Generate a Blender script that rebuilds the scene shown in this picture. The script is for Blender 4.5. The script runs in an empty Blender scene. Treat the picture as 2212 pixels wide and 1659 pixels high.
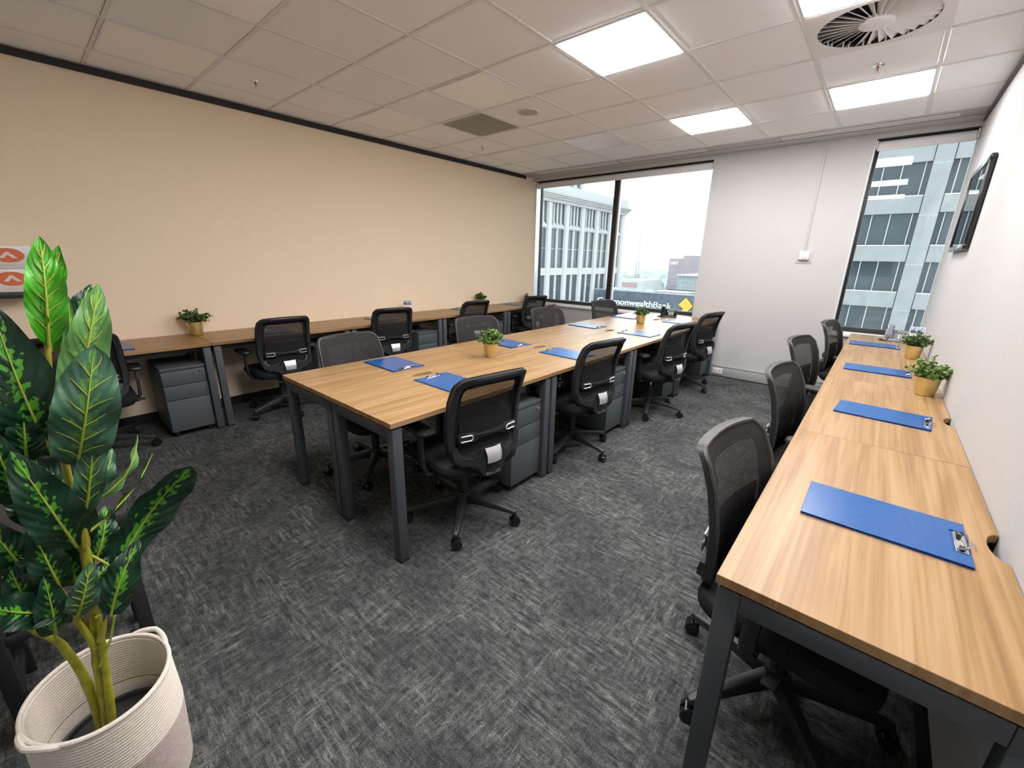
import bpy, bmesh, math, random
from mathutils import Vector, Matrix
random.seed(7)
scene = bpy.context.scene
C = scene.collection
PI = math.pi

# ------------------------------------------------------------------ camera
W, H, F = 2212.0, 1659.0, 903.1254
YAW, PITCH, ROLL, CZ = -0.7082, 0.2917, 0.0200, 1.4281
_f = Vector((math.sin(YAW)*math.cos(PITCH), math.cos(YAW)*math.cos(PITCH), -math.sin(PITCH)))
_r = Vector((math.cos(YAW), -math.sin(YAW), 0.0))
_u = _r.cross(_f)
RIGHT = math.cos(ROLL)*_r + math.sin(ROLL)*_u
UP = -math.sin(ROLL)*_r + math.cos(ROLL)*_u
EYE = Vector((0, 0, CZ))
cam_data = bpy.data.cameras.new('camera')
cam_data.sensor_fit = 'HORIZONTAL'
cam_data.sensor_width = 36.0
cam_data.lens = F*36.0/W
cam_data.clip_start = 0.05
cam_data.clip_end = 6000
cam = bpy.data.objects.new('camera', cam_data)
C.objects.link(cam)
cam.matrix_world = Matrix(((RIGHT.x, UP.x, -_f.x, 0), (RIGHT.y, UP.y, -_f.y, 0), (RIGHT.z, UP.z, -_f.z, CZ), (0, 0, 0, 1)))
scene.camera = cam

def ray(u, v): return RIGHT*((u-W/2)/F) - UP*((v-H/2)/F) + _f
def at_x(u, v, X): d = ray(u, v); return EYE + d*(X/d.x)
def at_y(u, v, Y): d = ray(u, v); return EYE + d*(Y/d.y)

# ------------------------------------------------------------------ world, exposure
world = bpy.data.worlds.new('overcast_sky'); scene.world = world
world.use_nodes = True
bg = world.node_tree.nodes['Background']
bg.inputs[0].default_value = (0.86, 0.95, 1.0, 1)
bg.inputs[1].default_value = 3.8
scene.view_settings.view_transform = 'Standard'
scene.view_settings.look = 'None'
scene.view_settings.exposure = 0.63
scene.view_settings.gamma = 1.0
scene.view_settings.use_curve_mapping = False
PANEL_STRENGTH = 24.0
scene.cycles.diffuse_bounces = 6

# ------------------------------------------------------------------ helpers
class MB:
    """collects vertices and faces of ONE mesh object"""
    def __init__(s): s.v = []; s.f = []; s.uv = {}
    def add(s, vs, fs):
        o = len(s.v); s.v += [tuple(p) for p in vs]; s.f += [tuple(i+o for i in f) for f in fs]; return s
    def box(s, x0, x1, y0, y1, z0, z1, M=None):
        vs = [Vector((x, y, z)) for z in (z0, z1) for y in (y0, y1) for x in (x0, x1)]
        if M: vs = [M @ p for p in vs]
        return s.add(vs, [(0,2,3,1),(4,5,7,6),(0,1,5,4),(1,3,7,5),(3,2,6,7),(2,0,4,6)])
    def cyl(s, p0, p1, r0, r1=None, n=12, caps=True):
        r1 = r0 if r1 is None else r1
        p0, p1 = Vector(p0), Vector(p1); d = (p1-p0).normalized()
        a = d.orthogonal().normalized(); b = d.cross(a)
        vs = []
        for p, r in ((p0, r0), (p1, r1)):
            for k in range(n):
                t = 2*PI*k/n; vs.append(p + a*(r*math.cos(t)) + b*(r*math.sin(t)))
        fs = [(k, (k+1) % n, n+(k+1) % n, n+k) for k in range(n)]
        if caps: fs += [tuple(reversed(range(n))), tuple(range(n, 2*n))]
        return s.add(vs, fs)
    def tube(s, path, r, n=8, caps=True):
        path = [Vector(p) for p in path]; m = len(path)
        rs = r if isinstance(r, (list, tuple)) else [r]*m
        vs = []; ref = None
        for i, p in enumerate(path):
            d = (path[min(i+1, m-1)]-path[max(i-1, 0)]).normalized()
            if ref is None: ref = d.orthogonal().normalized()
            a = (ref - d*ref.dot(d)).normalized(); ref = a; b = d.cross(a)
            for k in range(n):
                t = 2*PI*k/n; vs.append(p + a*(rs[i]*math.cos(t)) + b*(rs[i]*math.sin(t)))
        fs = [(i*n+k, i*n+(k+1) % n, (i+1)*n+(k+1) % n, (i+1)*n+k) for i in range(m-1) for k in range(n)]
        if caps: fs += [tuple(reversed(range(n))), tuple(range((m-1)*n, m*n))]
        return s.add(vs, fs)
    def lathe(s, prof, n=32, c=(0, 0, 0), sq=None):
        vs = []
        for r, z in prof:
            for k in range(n):
                t = 2*PI*k/n; vs.append((c[0]+r*math.cos(t), c[1]+r*math.sin(t), c[2]+z))
        m = len(prof)
        fs = [(i*n+k, i*n+(k+1) % n, (i+1)*n+(k+1) % n, (i+1)*n+k) for i in range(m-1) for k in range(n)]
        return s.add(vs, fs)
    def loops(s, loops, cap0=True, cap1=True):
        n = len(loops[0]); vs = [p for l in loops for p in l]
        fs = [(i*n+k, i*n+(k+1) % n, (i+1)*n+(k+1) % n, (i+1)*n+k) for i in range(len(loops)-1) for k in range(n)]
        if cap0: fs.append(tuple(reversed(range(n))))
        if cap1: fs.append(tuple(range((len(loops)-1)*n, len(loops)*n)))
        return s.add(vs, fs)
    def prism(s, poly, fn, t0, t1):
        n = len(poly)
        vs = [fn(a, b, t0) for a, b in poly] + [fn(a, b, t1) for a, b in poly]
        return s.add(vs, [tuple(reversed(range(n))), tuple(range(n, 2*n))] + [(k, (k+1) % n, n+(k+1) % n, n+k) for k in range(n)])
    def grid(s, fn, nu, nv):
        vs = [fn(i/nu, j/nv) for j in range(nv+1) for i in range(nu+1)]
        return s.add(vs, [(j*(nu+1)+i, j*(nu+1)+i+1, (j+1)*(nu+1)+i+1, (j+1)*(nu+1)+i) for j in range(nv) for i in range(nu)])
    def mesh(s, name, m, smooth=False, bevel=0.0, seg=2):
        me = bpy.data.meshes.new(name)
        me.from_pydata(s.v, [], s.f); me.update()
        bm = bmesh.new(); bm.from_mesh(me)
        bmesh.ops.recalc_face_normals(bm, faces=bm.faces)
        if bevel:
            ed = [e for e in bm.edges if len(e.link_faces) == 2 and e.calc_face_angle(0) > 0.5]
            bmesh.ops.bevel(bm, geom=ed, offset=bevel, segments=seg, affect='EDGES', profile=0.5, clamp_overlap=True)
        bm.to_mesh(me); bm.free()
        if m: me.materials.append(m)
        if smooth or bevel:
            me.shade_smooth(); me.set_sharp_from_angle(angle=math.radians(38))
        return me
    def build(s, name, m, parent=None, smooth=False, bevel=0.0, seg=2):
        return link(name, s.mesh(name, m, smooth, bevel, seg), parent)

def link(name, me, parent=None, loc=None):
    o = bpy.data.objects.new(name, me); C.objects.link(o)
    if parent is not None: o.parent = parent
    if loc is not None: o.location = loc
    return o
def tag(o, label, cat, group=None):
    o['label'] = label; o['category'] = cat
    if group: o['group'] = group
    return o
def thing(name, label, cat, loc=(0, 0, 0), rz=0.0, group=None):
    o = bpy.data.objects.new(name, None); C.objects.link(o)
    o.empty_display_size = 0.1
    o.location = loc; o.rotation_euler = (0, 0, rz)
    return tag(o, label, cat, group)
def struct(o): o['kind'] = 'structure'; return o
def dup(root, loc, rz, label, group=None):
    r = root.copy(); C.objects.link(r); r.location = loc; r.rotation_euler = (0, 0, rz); r['label'] = label
    if group: r['group'] = group
    for ch in list(root.children):
        c = ch.copy(); C.objects.link(c); c.parent = r
        for g in list(ch.children):
            d = g.copy(); C.objects.link(d); d.parent = c
    return r
def rrect(hw, hh, r, n=5, cx=0.0, cy=0.0):
    out = []
    for qx, qy, a0 in ((1, 1, 0), (-1, 1, PI/2), (-1, -1, PI), (1, -1, 1.5*PI)):
        for k in range(n+1):
            t = a0 + k*PI/2/n
            out.append((cx+qx*(hw-r)+r*math.cos(t), cy+qy*(hh-r)+r*math.sin(t)))
    return out

def srgb(r, g, b): return tuple(((c/255)/12.92 if c/255 <= .04045 else ((c/255+.055)/1.055)**2.4) for c in (r, g, b))
def mat(name, col, rough=0.6, metal=0.0, spec=0.5, emit=None, estr=0.0):
    m = bpy.data.materials.new(name); m.use_nodes = True
    p = m.node_tree.nodes['Principled BSDF']
    p.inputs['Base Color'].default_value = (*col, 1); p.inputs['Roughness'].default_value = rough
    p.inputs['Metallic'].default_value = metal; p.inputs['Specular IOR Level'].default_value = spec
    if emit: p.inputs['Emission Color'].default_value = (*emit, 1); p.inputs['Emission Strength'].default_value = estr
    return m
def nodes(m):
    nt = m.node_tree
    return nt, nt.nodes['Principled BSDF'], nt.nodes.new, nt.links.new
def ramp(nt, stops):
    r = nt.nodes.new('ShaderNodeValToRGB'); el = r.color_ramp.elements
    while len(el) > 1: el.remove(el[-1])
    el[0].position = stops[0][0]; el[0].color = (*stops[0][1], 1)
    for p, c in stops[1:]:
        e = el.new(p); e.color = (*c, 1)
    return r
def noisy(m, scale, a, b, bump=0.0, detail=4, coord='Object', stretch=(1, 1, 1)):
    nt, p, new, ln = nodes(m)
    tc = new('ShaderNodeTexCoord'); mp = new('ShaderNodeMapping'); mp.inputs['Scale'].default_value = stretch
    n = new('ShaderNodeTexNoise'); n.inputs['Scale'].default_value = scale; n.inputs['Detail'].default_value = detail
    ln(tc.outputs[coord], mp.inputs[0]); ln(mp.outputs[0], n.inputs['Vector'])
    r = ramp(nt, [(.3, a), (.7, b)]); ln(n.outputs[0], r.inputs[0]); ln(r.outputs[0], p.inputs['Base Color'])
    if bump:
        bp = new('ShaderNodeBump'); bp.inputs['Strength'].default_value = bump; bp.inputs['Distance'].default_value = .004
        ln(n.outputs[0], bp.inputs['Height']); ln(bp.outputs[0], p.inputs['Normal'])
    return m

# ------------------------------------------------------------------ materials
def make_carpet():
    m = mat('carpet', (.07, .07, .07), 0.95, spec=.1)
    nt, p, new, ln = nodes(m)
    tc = new('ShaderNodeTexCoord')
    def noise(sc, stretch, detail=5, rough=.6, dist=0.0):
        mp = new('ShaderNodeMapping'); mp.inputs['Scale'].default_value = stretch
        n = new('ShaderNodeTexNoise'); n.inputs['Scale'].default_value = sc; n.inputs['Detail'].default_value = detail
        n.inputs['Roughness'].default_value = rough; n.inputs['Distortion'].default_value = dist
        ln(tc.outputs['Object'], mp.inputs[0]); ln(mp.outputs[0], n.inputs['Vector']); return n.outputs[0]
    def mth(op, a, b=0.0):
        n = new('ShaderNodeMath'); n.operation = op
        for i, q in enumerate((a, b)):
            if isinstance(q, (int, float)): n.inputs[i].default_value = q
            else: ln(q, n.inputs[i])
        return n.outputs[0]
    def step(x, lo, hi):
        n = new('ShaderNodeMapRange'); n.inputs[1].default_value = lo; n.inputs[2].default_value = hi; ln(x, n.inputs[0]); return n.outputs[0]
    sx = noise(9, (1.0, 7.5, 1), 7, .78, .3); sy = noise(9, (7.5, 1.0, 1), 7, .78, .3)
    ga = noise(1.9, (1, 1.6, 1), 5, .65, .6); gb = noise(2.3, (1.6, 1, 1), 5, .65, .6)
    fine = noise(260, (1, 1, 1), 2, .6); mid = noise(30, (1, 1, 1), 5, .7)
    fx = mth('MULTIPLY', step(sx, .44, .64), step(ga, .36, .58)); fy = mth('MULTIPLY', step(sy, .44, .64), step(gb, .40, .60))
    dk = mth('MAXIMUM', mth('MULTIPLY', step(sx, .46, .34), .7), mth('MULTIPLY', step(sy, .46, .34), .6))
    v = mth('ADD', .40, mth('MULTIPLY', mth('MAXIMUM', fx, fy), .34))
    v = mth('SUBTRACT', v, mth('MULTIPLY', dk, .16))
    v = mth('ADD', v, mth('MULTIPLY', mth('SUBTRACT', mid, .5), .60))
    v = mth('ADD', v, mth('MULTIPLY', mth('SUBTRACT', fine, .5), .75))
    r = ramp(nt, [(.08, (.009, .011, .012)), (.36, (.033, .036, .037)), (.58, (.090, .094, .093)), (.92, (.27, .268, .26))])
    ln(v, r.inputs[0]); ln(r.outputs[0], p.inputs['Base Color'])
    bp = new('ShaderNodeBump'); bp.inputs['Strength'].default_value = .5; bp.inputs['Distance'].default_value = .003
    ln(fine, bp.inputs['Height']); ln(bp.outputs[0], p.inputs['Normal'])
    return m
def make_wood(name='oak_laminate', k=1.0):
    m = mat(name, (.6, .4, .2), 0.36, spec=.42)
    nt, p, new, ln = nodes(m)
    tc = new('ShaderNodeTexCoord'); oi = new('ShaderNodeObjectInfo')
    ad = new('ShaderNodeVectorMath'); ad.operation = 'MULTIPLY_ADD'
    cb = new('ShaderNodeCombineXYZ')
    for i in range(3): ln(oi.outputs['Random'], cb.inputs[i])
    ln(cb.outputs[0], ad.inputs[0]); ad.inputs[1].default_value = (13, 7, 3); ln(tc.outputs['Object'], ad.inputs[2])
    def noise(stretch, detail, dist):
        mp = new('ShaderNodeMapping'); mp.inputs['Scale'].default_value = stretch
        n = new('ShaderNodeTexNoise'); n.inputs['Scale'].default_value = 1; n.inputs['Detail'].default_value = detail
        n.inputs['Distortion'].default_value = dist
        ln(ad.outputs[0], mp.inputs[0]); ln(mp.outputs[0], n.inputs['Vector']); return n.outputs[0]
    a = noise((20, .75, 4), 5, 1.0); b = noise((95, 1.8, 8), 3, .5)
    mx = new('ShaderNodeMix'); mx.data_type = 'FLOAT'; mx.inputs['Factor'].default_value = .40
    ln(a, mx.inputs['A']); ln(b, mx.inputs['B'])
    r = ramp(nt, [(.37, (.53*k, .295*k, .11*k)), (.465, (.66*k, .385*k, .155*k)), (.545, (.78*k, .475*k, .215*k)), (.64, (.85*k, .55*k, .29*k))])
    ln(mx.outputs['Result'], r.inputs[0]); ln(r.outputs[0], p.inputs['Base Color'])
    return m
def make_mesh_fabric():
    m = mat('chair_mesh', (.028, .027, .027), 0.8, spec=.2)
    nt, p, new, ln = nodes(m)
    tc = new('ShaderNodeTexCoord'); sp = new('ShaderNodeSeparateXYZ'); ln(tc.outputs['Object'], sp.inputs[0])
    a = new('ShaderNodeMath'); a.operation = 'MULTIPLY'; a.inputs[1].default_value = 2*PI/.0068; ln(sp.outputs['Z'], a.inputs[0])
    b = new('ShaderNodeMath'); b.operation = 'SINE'; ln(a.outputs[0], b.inputs[0])
    c = new('ShaderNodeMapRange'); c.inputs[1].default_value = -.35; c.inputs[2].default_value = .55; c.inputs[3].default_value = .99; c.inputs[4].default_value = .66
    ln(b.outputs[0], c.inputs[0]); ln(c.outputs[0], p.inputs['Alpha'])
    return m
def make_glass():
    m = bpy.data.materials.new('window_glass'); m.use_nodes = True
    nt = m.node_tree; nt.nodes.clear(); new = nt.nodes.new
    out = new('ShaderNodeOutputMaterial'); mx = new('ShaderNodeMixShader'); tr = new('ShaderNodeBsdfTransparent'); gl = new('ShaderNodeBsdfGlossy')
    fr = new('ShaderNodeFresnel'); fr.inputs[0].default_value = 1.5
    tr.inputs[0].default_value = (.93, .97, .97, 1); gl.inputs['Roughness'].default_value = 0.0
    nt.links.new(fr.outputs[0], mx.inputs[0]); nt.links.new(tr.outputs[0], mx.inputs[1]); nt.links.new(gl.outputs[0], mx.inputs[2]); nt.links.new(mx.outputs[0], out.inputs[0])
    return m
M = dict(
    carpet=make_carpet(), wood=make_wood('oak_laminate', .43), mesh=make_mesh_fabric(), glass=make_glass(),
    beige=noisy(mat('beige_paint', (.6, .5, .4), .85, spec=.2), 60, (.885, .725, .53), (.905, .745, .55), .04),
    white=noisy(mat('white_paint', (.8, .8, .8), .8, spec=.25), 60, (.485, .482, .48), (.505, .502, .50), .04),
    tile=noisy(mat('ceiling_tile', (.7, .68, .65), .9, spec=.2), 120, (.93, .94, .95), (.955, .965, .975), .10),
    tbar=mat('ceiling_grid_white', (.80, .79, .78), .6),
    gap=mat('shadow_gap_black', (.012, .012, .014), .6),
    trim=mat('black_trim', (.010, .011, .014), .5),
    grey_skirt=mat('grey_skirting', (.34, .345, .345), .55),
    steel=mat('charcoal_powder_coat', (.060, .068, .078), .5),
    pedestal=noisy(mat('charcoal_pedestal', (.05, .06, .065), .5), 250, (.068, .084, .094), (.080, .096, .106), .05),
    black=mat('black_plastic', (.021, .0215, .023), .45),
    blackgloss=mat('black_gloss_plastic', (.012, .012, .013), .2),
    rim=mat('dark_grey_rim', (.045, .043, .042), .5),
    fabric=noisy(mat('black_seat_fabric', (.015, .015, .016), .95, spec=.15), 300, (.012, .012, .013), (.022, .022, .023), .3),
    silver=mat('satin_silver', (.80, .80, .81), .38, .55),
    chrome=mat('chrome', (.75, .76, .78), .12, 1.0),
    blue=noisy(mat('blue_vinyl', (.03, .14, .45), .27, spec=.5), 90, (.003, .070, .255), (.005, .083, .285), .05),
    bluedark=mat('blue_vinyl_edge', (.014, .055, .24), .45),
    gold=mat('brushed_gold', (.70, .56, .24), .40, .80),
    goldrim=mat('gold_rim', (.85, .62, .25), .25, .9),
    soil=mat('dark_soil', (.02, .015, .01), .95),
    cream=None, taupe=None,
    paper=mat('white_paper', (.80, .79, .78), .6),
    alu=mat('dark_bronze_aluminium', (.030, .027, .027), .45, .3),
    winwhite=mat('white_window_lining', (.80, .81, .82), .5),
    jamb=mat('satin_white_jamb', (.88, .90, .91), .22, .35),
    plate=mat('white_plate', (.75, .73, .69), .4),
)

# ================================================================== THE ROOM
XL, XR, YW, YF, HC = -4.586, 0.378, 5.794, -1.45, 2.676
GX, GY, GS = -1.8119, 3.0231, 0.6
DZ = 0.7327                       # desktop height
Y0 = 0.930                        # first desk row start
# floor
struct(MB().box(XL-.2, XR+.2, YF-.2, YW+.3, -.12, 0).build('floor', M['carpet']))
# walls
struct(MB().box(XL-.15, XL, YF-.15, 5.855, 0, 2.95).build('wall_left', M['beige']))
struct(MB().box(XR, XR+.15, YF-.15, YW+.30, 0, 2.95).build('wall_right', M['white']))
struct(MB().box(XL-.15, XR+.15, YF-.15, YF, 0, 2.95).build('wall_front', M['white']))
WX0, WX1, WZ0, WZ1 = -4.62, -1.838, 0.72, 2.615      # window 1 opening
VX0, VX1 = -0.338, XR                                 # window 2 opening
wb = MB()
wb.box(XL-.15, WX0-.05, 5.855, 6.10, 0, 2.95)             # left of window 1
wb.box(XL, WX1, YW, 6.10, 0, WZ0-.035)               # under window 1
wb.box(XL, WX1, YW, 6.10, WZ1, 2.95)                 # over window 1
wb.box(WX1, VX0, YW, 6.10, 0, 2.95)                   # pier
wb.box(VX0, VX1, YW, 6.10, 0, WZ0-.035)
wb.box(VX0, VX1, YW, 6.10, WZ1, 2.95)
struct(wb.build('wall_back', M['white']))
# skirtings and trims
struct(MB().box(XL, XL+.012, YF, 5.80, 0, .085).build('baseboard_left', M['trim']))
struct(MB().box(XR-.012, XR, YF, YW, 0, .085).build('baseboard_right', M['trim']))
bb = struct(MB().box(XL+.014, XR-.012, YW-.022, YW, .012, .135).build('baseboard_back', M['grey_skirt'], bevel=.003))
MB().box(XL+.014, XR-.012, YW-.018, YW, 0, .012).build('shadow_strip', M['gap'], bb)
MB().box(XL+.014, XR-.012, YW-.026, YW, .135, .143).build('cap_strip', M['grey_skirt'], bb)
struct(MB().box(XL, XL+.014, YF, 5.585, HC-.048, HC).build('trim_1', M['trim']))
struct(MB().box(XR-.014, XR, YF, YW-.05, HC-.040, HC).build('trim_2', mat('grey_trim', (.05, .05, .055), .5)))

# ---- ceiling: grid of tee bars with single lay-in tiles
ceil = MB()
ceil.box(XL-.15, XR+.15, YF-.15, 6.1, HC+.10, HC+.2)
for i in range(-4, 4):
    x = GX+i*GS; ceil.box(x-.012, x+.012, YF, GY+4*GS, HC, HC+.03)
for j in range(-7, 5):
    y = GY+j*GS; ceil.box(XL, XR, y-.0105, y+.0105, HC+.0008, HC+.03)
ceil = struct(ceil.build('ceiling', M['tbar']))
tile_cache = {}
special = {}
LIT = [(i, j) for i in (0, 2) for j in (-1, 2, -4)]
OFF = [(i, j) for i in (-2, -4) for j in (-1, 2, -4)]
skip = set(LIT) | set(OFF) | {(-3, 0), (2, 0)}
def span(k, lo, hi, o):
    return max(o+k*GS, lo)+.0135, min(o+(k+1)*GS, hi)-.0135
for i in range(-5, 4):
    for j in range(-8, 4):
        if (i, j) in skip: continue
        x0, x1 = span(i, XL-.012, XR+.012, GX); y0, y1 = span(j, YF-.012, 9, GY)
        w, d = round(x1-x0, 4), round(y1-y0, 4)
        if (w, d) not in tile_cache:
            tile_cache[(w, d)] = MB().box(-w/2, w/2, -d/2, d/2, 0, .015).mesh('ceiling_tile', M['tile'])
        link('ceiling_tile', tile_cache[(w, d)], ceil, ((x0+x1)/2, (y0+y1)/2, HC+.005))
# plaster soffit between the tile field and the window wall
so = MB()
so.box(XL, XR, GY+4*GS+.012, YW+.06, HC-.004, HC+.1)
so.box(XL, XR, GY+4*GS+.20, YW+.06, HC-.016, HC-.004)
struct(so.build('trim_3', M['white'], bevel=.004))
for x0, x1, lab in ((-4.30, -2.98, 'white linear air slot in the soffit over the left window pane'), (-2.92, -1.86, 'white linear air slot in the soffit over the right window pane'), (-1.10, .20, 'white linear air slot in the soffit near the narrow window')):
    t = thing('linear_air_grille', lab, 'air vent', ((x0+x1)/2, GY+4*GS+.11, HC-.004), 0, 'linear slots above the windows')
    h = (x1-x0)/2
    MB().box(-h, h, -.06, .06, -.004, 0).build('face_plate', M['tbar'], t, bevel=.002)
    MB().box(-h+.02, h-.02, -.018, -.008, -.0055, -.004).build('slot', M['grey_skirt'], t)

# ---- ceiling fittings
panel_on = mat('lit_diffuser', (1, 1, 1), .5, emit=(1.0, .965, .955), estr=PANEL_STRENGTH)
panel_off = mat('unlit_diffuser', (.97, .955, .93), .22)
f_me = MB()
w = GS/2-.012
for a in ((-w, w, -w, -w+.012), (-w, w, w-.012, w), (-w, -w+.012, -w+.012, w-.012), (w-.012, w, -w+.012, w-.012)):
    f_me.box(*a, -.004, .02)
frame_me = f_me.mesh('frame', M['winwhite'])
on_me = MB().prism(rrect(w-.0125, w-.0125, .012, 3), lambda a, b, t: (a, b, t), -.009, .012).mesh('diffuser', panel_on)
off_me = MB().prism(rrect(w-.0125, w-.0125, .012, 3), lambda a, b, t: (a, b, t), -.001, .012).mesh('diffuser', panel_off)
names_on = {(0, -1): 'large lit square ceiling panel left of the round swirl vent', (0, 2): 'lit ceiling panel above the tall window, left of the pair by the window', (2, 2): 'lit ceiling panel just in front of the narrow window', (2, -1): 'lit ceiling panel cut by the top of the picture beside the swirl vent',
            (0, -4): 'lit ceiling panel overhead between camera and centre table', (2, -4): 'lit ceiling panel overhead near the right wall'}
names_off = {(-2, -1): 'unlit pale ceiling panel beside the grey return air grille', (-2, 2): 'unlit pale ceiling panel reflecting daylight near the tall window', (-4, 2): 'unlit ceiling panel in the far corner by the beige wall', (-4, -1): 'unlit ceiling panel near the middle of the black wall trim',
             (-2, -4): 'unlit ceiling panel cut by the top edge of the picture', (-4, -4): 'unlit pale ceiling panel at the upper left of the picture'}
for (i, j) in LIT+OFF:
    lit = (i, j) in LIT
    t = thing('ceiling_light', (names_on if lit else names_off)[(i, j)], 'ceiling light', (GX+(i+.5)*GS, GY+(j+.5)*GS, HC), 0, 'lit ceiling panels' if lit else 'unlit ceiling panels')
    link('frame', frame_me, t); link('diffuser', on_me if lit else off_me, t)
# return air grille
t = thing('return_air_grille', 'grey square return air grille set in the ceiling', 'air vent', (GX-2.5*GS, GY+.5*GS, HC))
link('frame', frame_me, t)
gm = mat('grille_grey', (.50, .485, .465), .6)
MB().box(-w+.012, w-.012, -w+.012, w-.012, .004, .012).build('grille_core', gm, t)
lv = MB().box(-w+.013, w-.013, -.003, .003, 0, .006).mesh('louvre', gm)
for k in range(22): link('louvre', lv, t, (0, -w+.03+k*.0243, -.002))
# swirl diffuser
t = thing('swirl_diffuser', 'round white swirl air vent with radial blades in the ceiling', 'air vent', (GX+2.5*GS, GY+.5*GS, HC))
pl = MB(); n = 64; Rr = .262
sqp = []
for k in range(n):
    a = 2*PI*k/n; c_, s_ = math.cos(a), math.sin(a); q = (w)/max(abs(c_), abs(s_)); sqp.append((q*c_, q*s_))
pl.loops([[(x, y, .012) for x, y in sqp], [(x, y, -.002) for x, y in sqp], [(Rr*math.cos(2*PI*k/n), Rr*math.sin(2*PI*k/n), -.002) for k in range(n)], [(Rr*math.cos(2*PI*k/n), Rr*math.sin(2*PI*k/n), .03) for k in range(n)]], False, False)
pl.build('face_plate', M['tbar'], t)
MB().cyl((0, 0, .036), (0, 0, .038), .27, n=48).build('plenum', M['gap'], t)
MB().lathe([(Rr, .0), (Rr, .036)], 48).build('plenum_wall', M['gap'], t)
MB().lathe([(.001, -.004), (.074, -.004), (.078, -.001), (.078, .02)], 40).build('hub', M['tbar'], t, smooth=True)
bl = MB()
a0 = .052; a1 = 2*PI/30*.62
bl.loops([[(.076, .006, .004), (.076, -.010, .020), (.076, -.0085, .0215), (.076, .0075, .0055)], [(.262, .021, .000), (.262, -.022, .033), (.262, -.0205, .0345), (.262, .0225, .0015)]])
bme = bl.mesh('blade', M['tbar'])
for k in range(30):
    o = link('blade', bme, t); o.rotation_euler = (0, 0, 2*PI*k/30)
# ceiling speaker
t = thing('ceiling_speaker', 'round flush ceiling speaker near the return air grille', 'speaker', (-2.704, 3.298, HC+.005))
MB().lathe([(.105, 0), (.103, -.006), (.088, -.007), (.086, -.003)], 40).build('ring', M['tbar'], t, smooth=True)
MB().cyl((0, 0, -.004), (0, 0, .002), .087, n=40).build('grille', mat('speaker_grille', (.50, .48, .46), .7), t)
# sprinklers
for (x, y), lab in (((-3.929, 1.511), 'small sprinkler head hanging from ceiling above the left wall desks'), ((-3.891, 3.929), 'small sprinkler head in the ceiling near the return air grille'), ((-.311, 3.97), 'small sprinkler head in the ceiling between swirl vent and lit panel')):
    t = thing('sprinkler_head', lab, 'sprinkler', (x, y, HC+.005), 0, 'ceiling sprinkler heads')
    MB().lathe([(.034, 0), (.032, -.006), (.014, -.008), (.012, -.012)], 20).build('escutcheon', M['chrome'], t, smooth=True)
    fr = MB().tube([(-.011, 0, -.010), (-.013, 0, -.028), (0, 0, -.042)], .0025, 6); fr.tube([(.011, 0, -.010), (.013, 0, -.028), (0, 0, -.042)], .0025, 6)
    fr.build('yoke', M['silver'], t)
    MB().cyl((0, 0, -.010), (0, 0, -.040), .004, n=8).build('bulb', mat('sprinkler_bulb', (.5, .12, .06), .2), t)
    MB().cyl((0, 0, -.042), (0, 0, -.045), .016, n=16).build('deflector', M['silver'], t)

# ---- windows
def window(name, x0, x1, mulls, y=5.99):
    z0, z1 = WZ0, WZ1
    r = MB()
    fw = .052
    if name == 'window_1': r.box(x0, x0+fw, y-.03, y+.05, z0, z1)
    else: r.box(x0, x0+.035, y-.03, y+.05, z0, z1)
    if name == 'window_1': r.box(x1-.03, x1, y-.03, y+.05, z0, z1)
    r.box(x0, x1, y-.03, y+.05, z0, z0+.05); r.box(x0, x1, y-.03, y+.05, z1-.06, z1)
    root = struct(r.build(name, M['alu'], bevel=.003))
    for mx0, mx1 in mulls:
        MB().box(mx0, mx1, y-.05, y+.05, z0+.05, z1-.06).build('mullion', M['alu'], root, bevel=.003)
        MB().box(mx1, mx1+.018, y-.02, y+.03, z0+.05, z1-.06).build('glazing_bead', M['silver'], root)
    edges = [x0+.03] + [v for m_ in mulls for v in m_] + [x1-(.02 if mulls else .001)]
    for k in range(0, len(edges), 2):
        MB().box(edges[k], edges[k+1], y+.006, y+.012, z0+.045, z1-.055).build('pane', M['glass'], root)
    return root
w1 = window('window_1', WX0, WX1, [(-3.215, -3.150)])
MB().box(XL+.001, WX1, YW-.03, 5.96, WZ0-.035, WZ0).build('window_sill', M['winwhite'], w1, bevel=.004)
MB().box(WX0-.05, WX0+.056, 5.8552, 5.96, WZ0, WZ1).build('lining', M['jamb'], w1)
w2 = window('window_2', VX0, VX1, [])
MB().box(VX0, VX1, YW-.03, 5.96, WZ0-.035, WZ0).build('window_sill', M['winwhite'], w2, bevel=.004)
MB().box(VX0, VX0+.006, YW-.01, 5.96, WZ0, WZ1).build('lining', M['winwhite'], w2)
blind_m = mat('blind_white', (.72, .71, .71), .6)
for x0, x1, lab in ((XL+.05, WX1-.004, 'white roller blind rolled up at the top of the wide window'), (VX0+.015, VX1-.01, 'white roller blind rolled up at the top of the narrow window')):
    t = thing('roller_blind', lab, 'blind', ((x0+x1)/2, 5.86, WZ1-.05), 0, 'roller blinds over the windows')
    h = (x1-x0)/2
    MB().cyl((-h+.01, 0, .0), (h-.01, 0, .0), .034, n=20).build('roll', blind_m, t, smooth=True)
    MB().box(-h+.01, h-.01, -.035, -.033, -.045, .0).build('cloth', blind_m, t)
    MB().box(-h+.01, h-.01, -.040, -.028, -.058, -.042).build('bottom_rail', blind_m, t, bevel=.003)
    for s in (-1, 1): MB().box(s*h-.006, s*h+.006, -.03, .03, -.035, .045).build('bracket', M['winwhite'], t)
    MB().box(-h, h, -.045, .03, .040, .049).build('shade_gap', M['gap'], t)  # black strip standing for the shade in the gap above the blind

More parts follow.
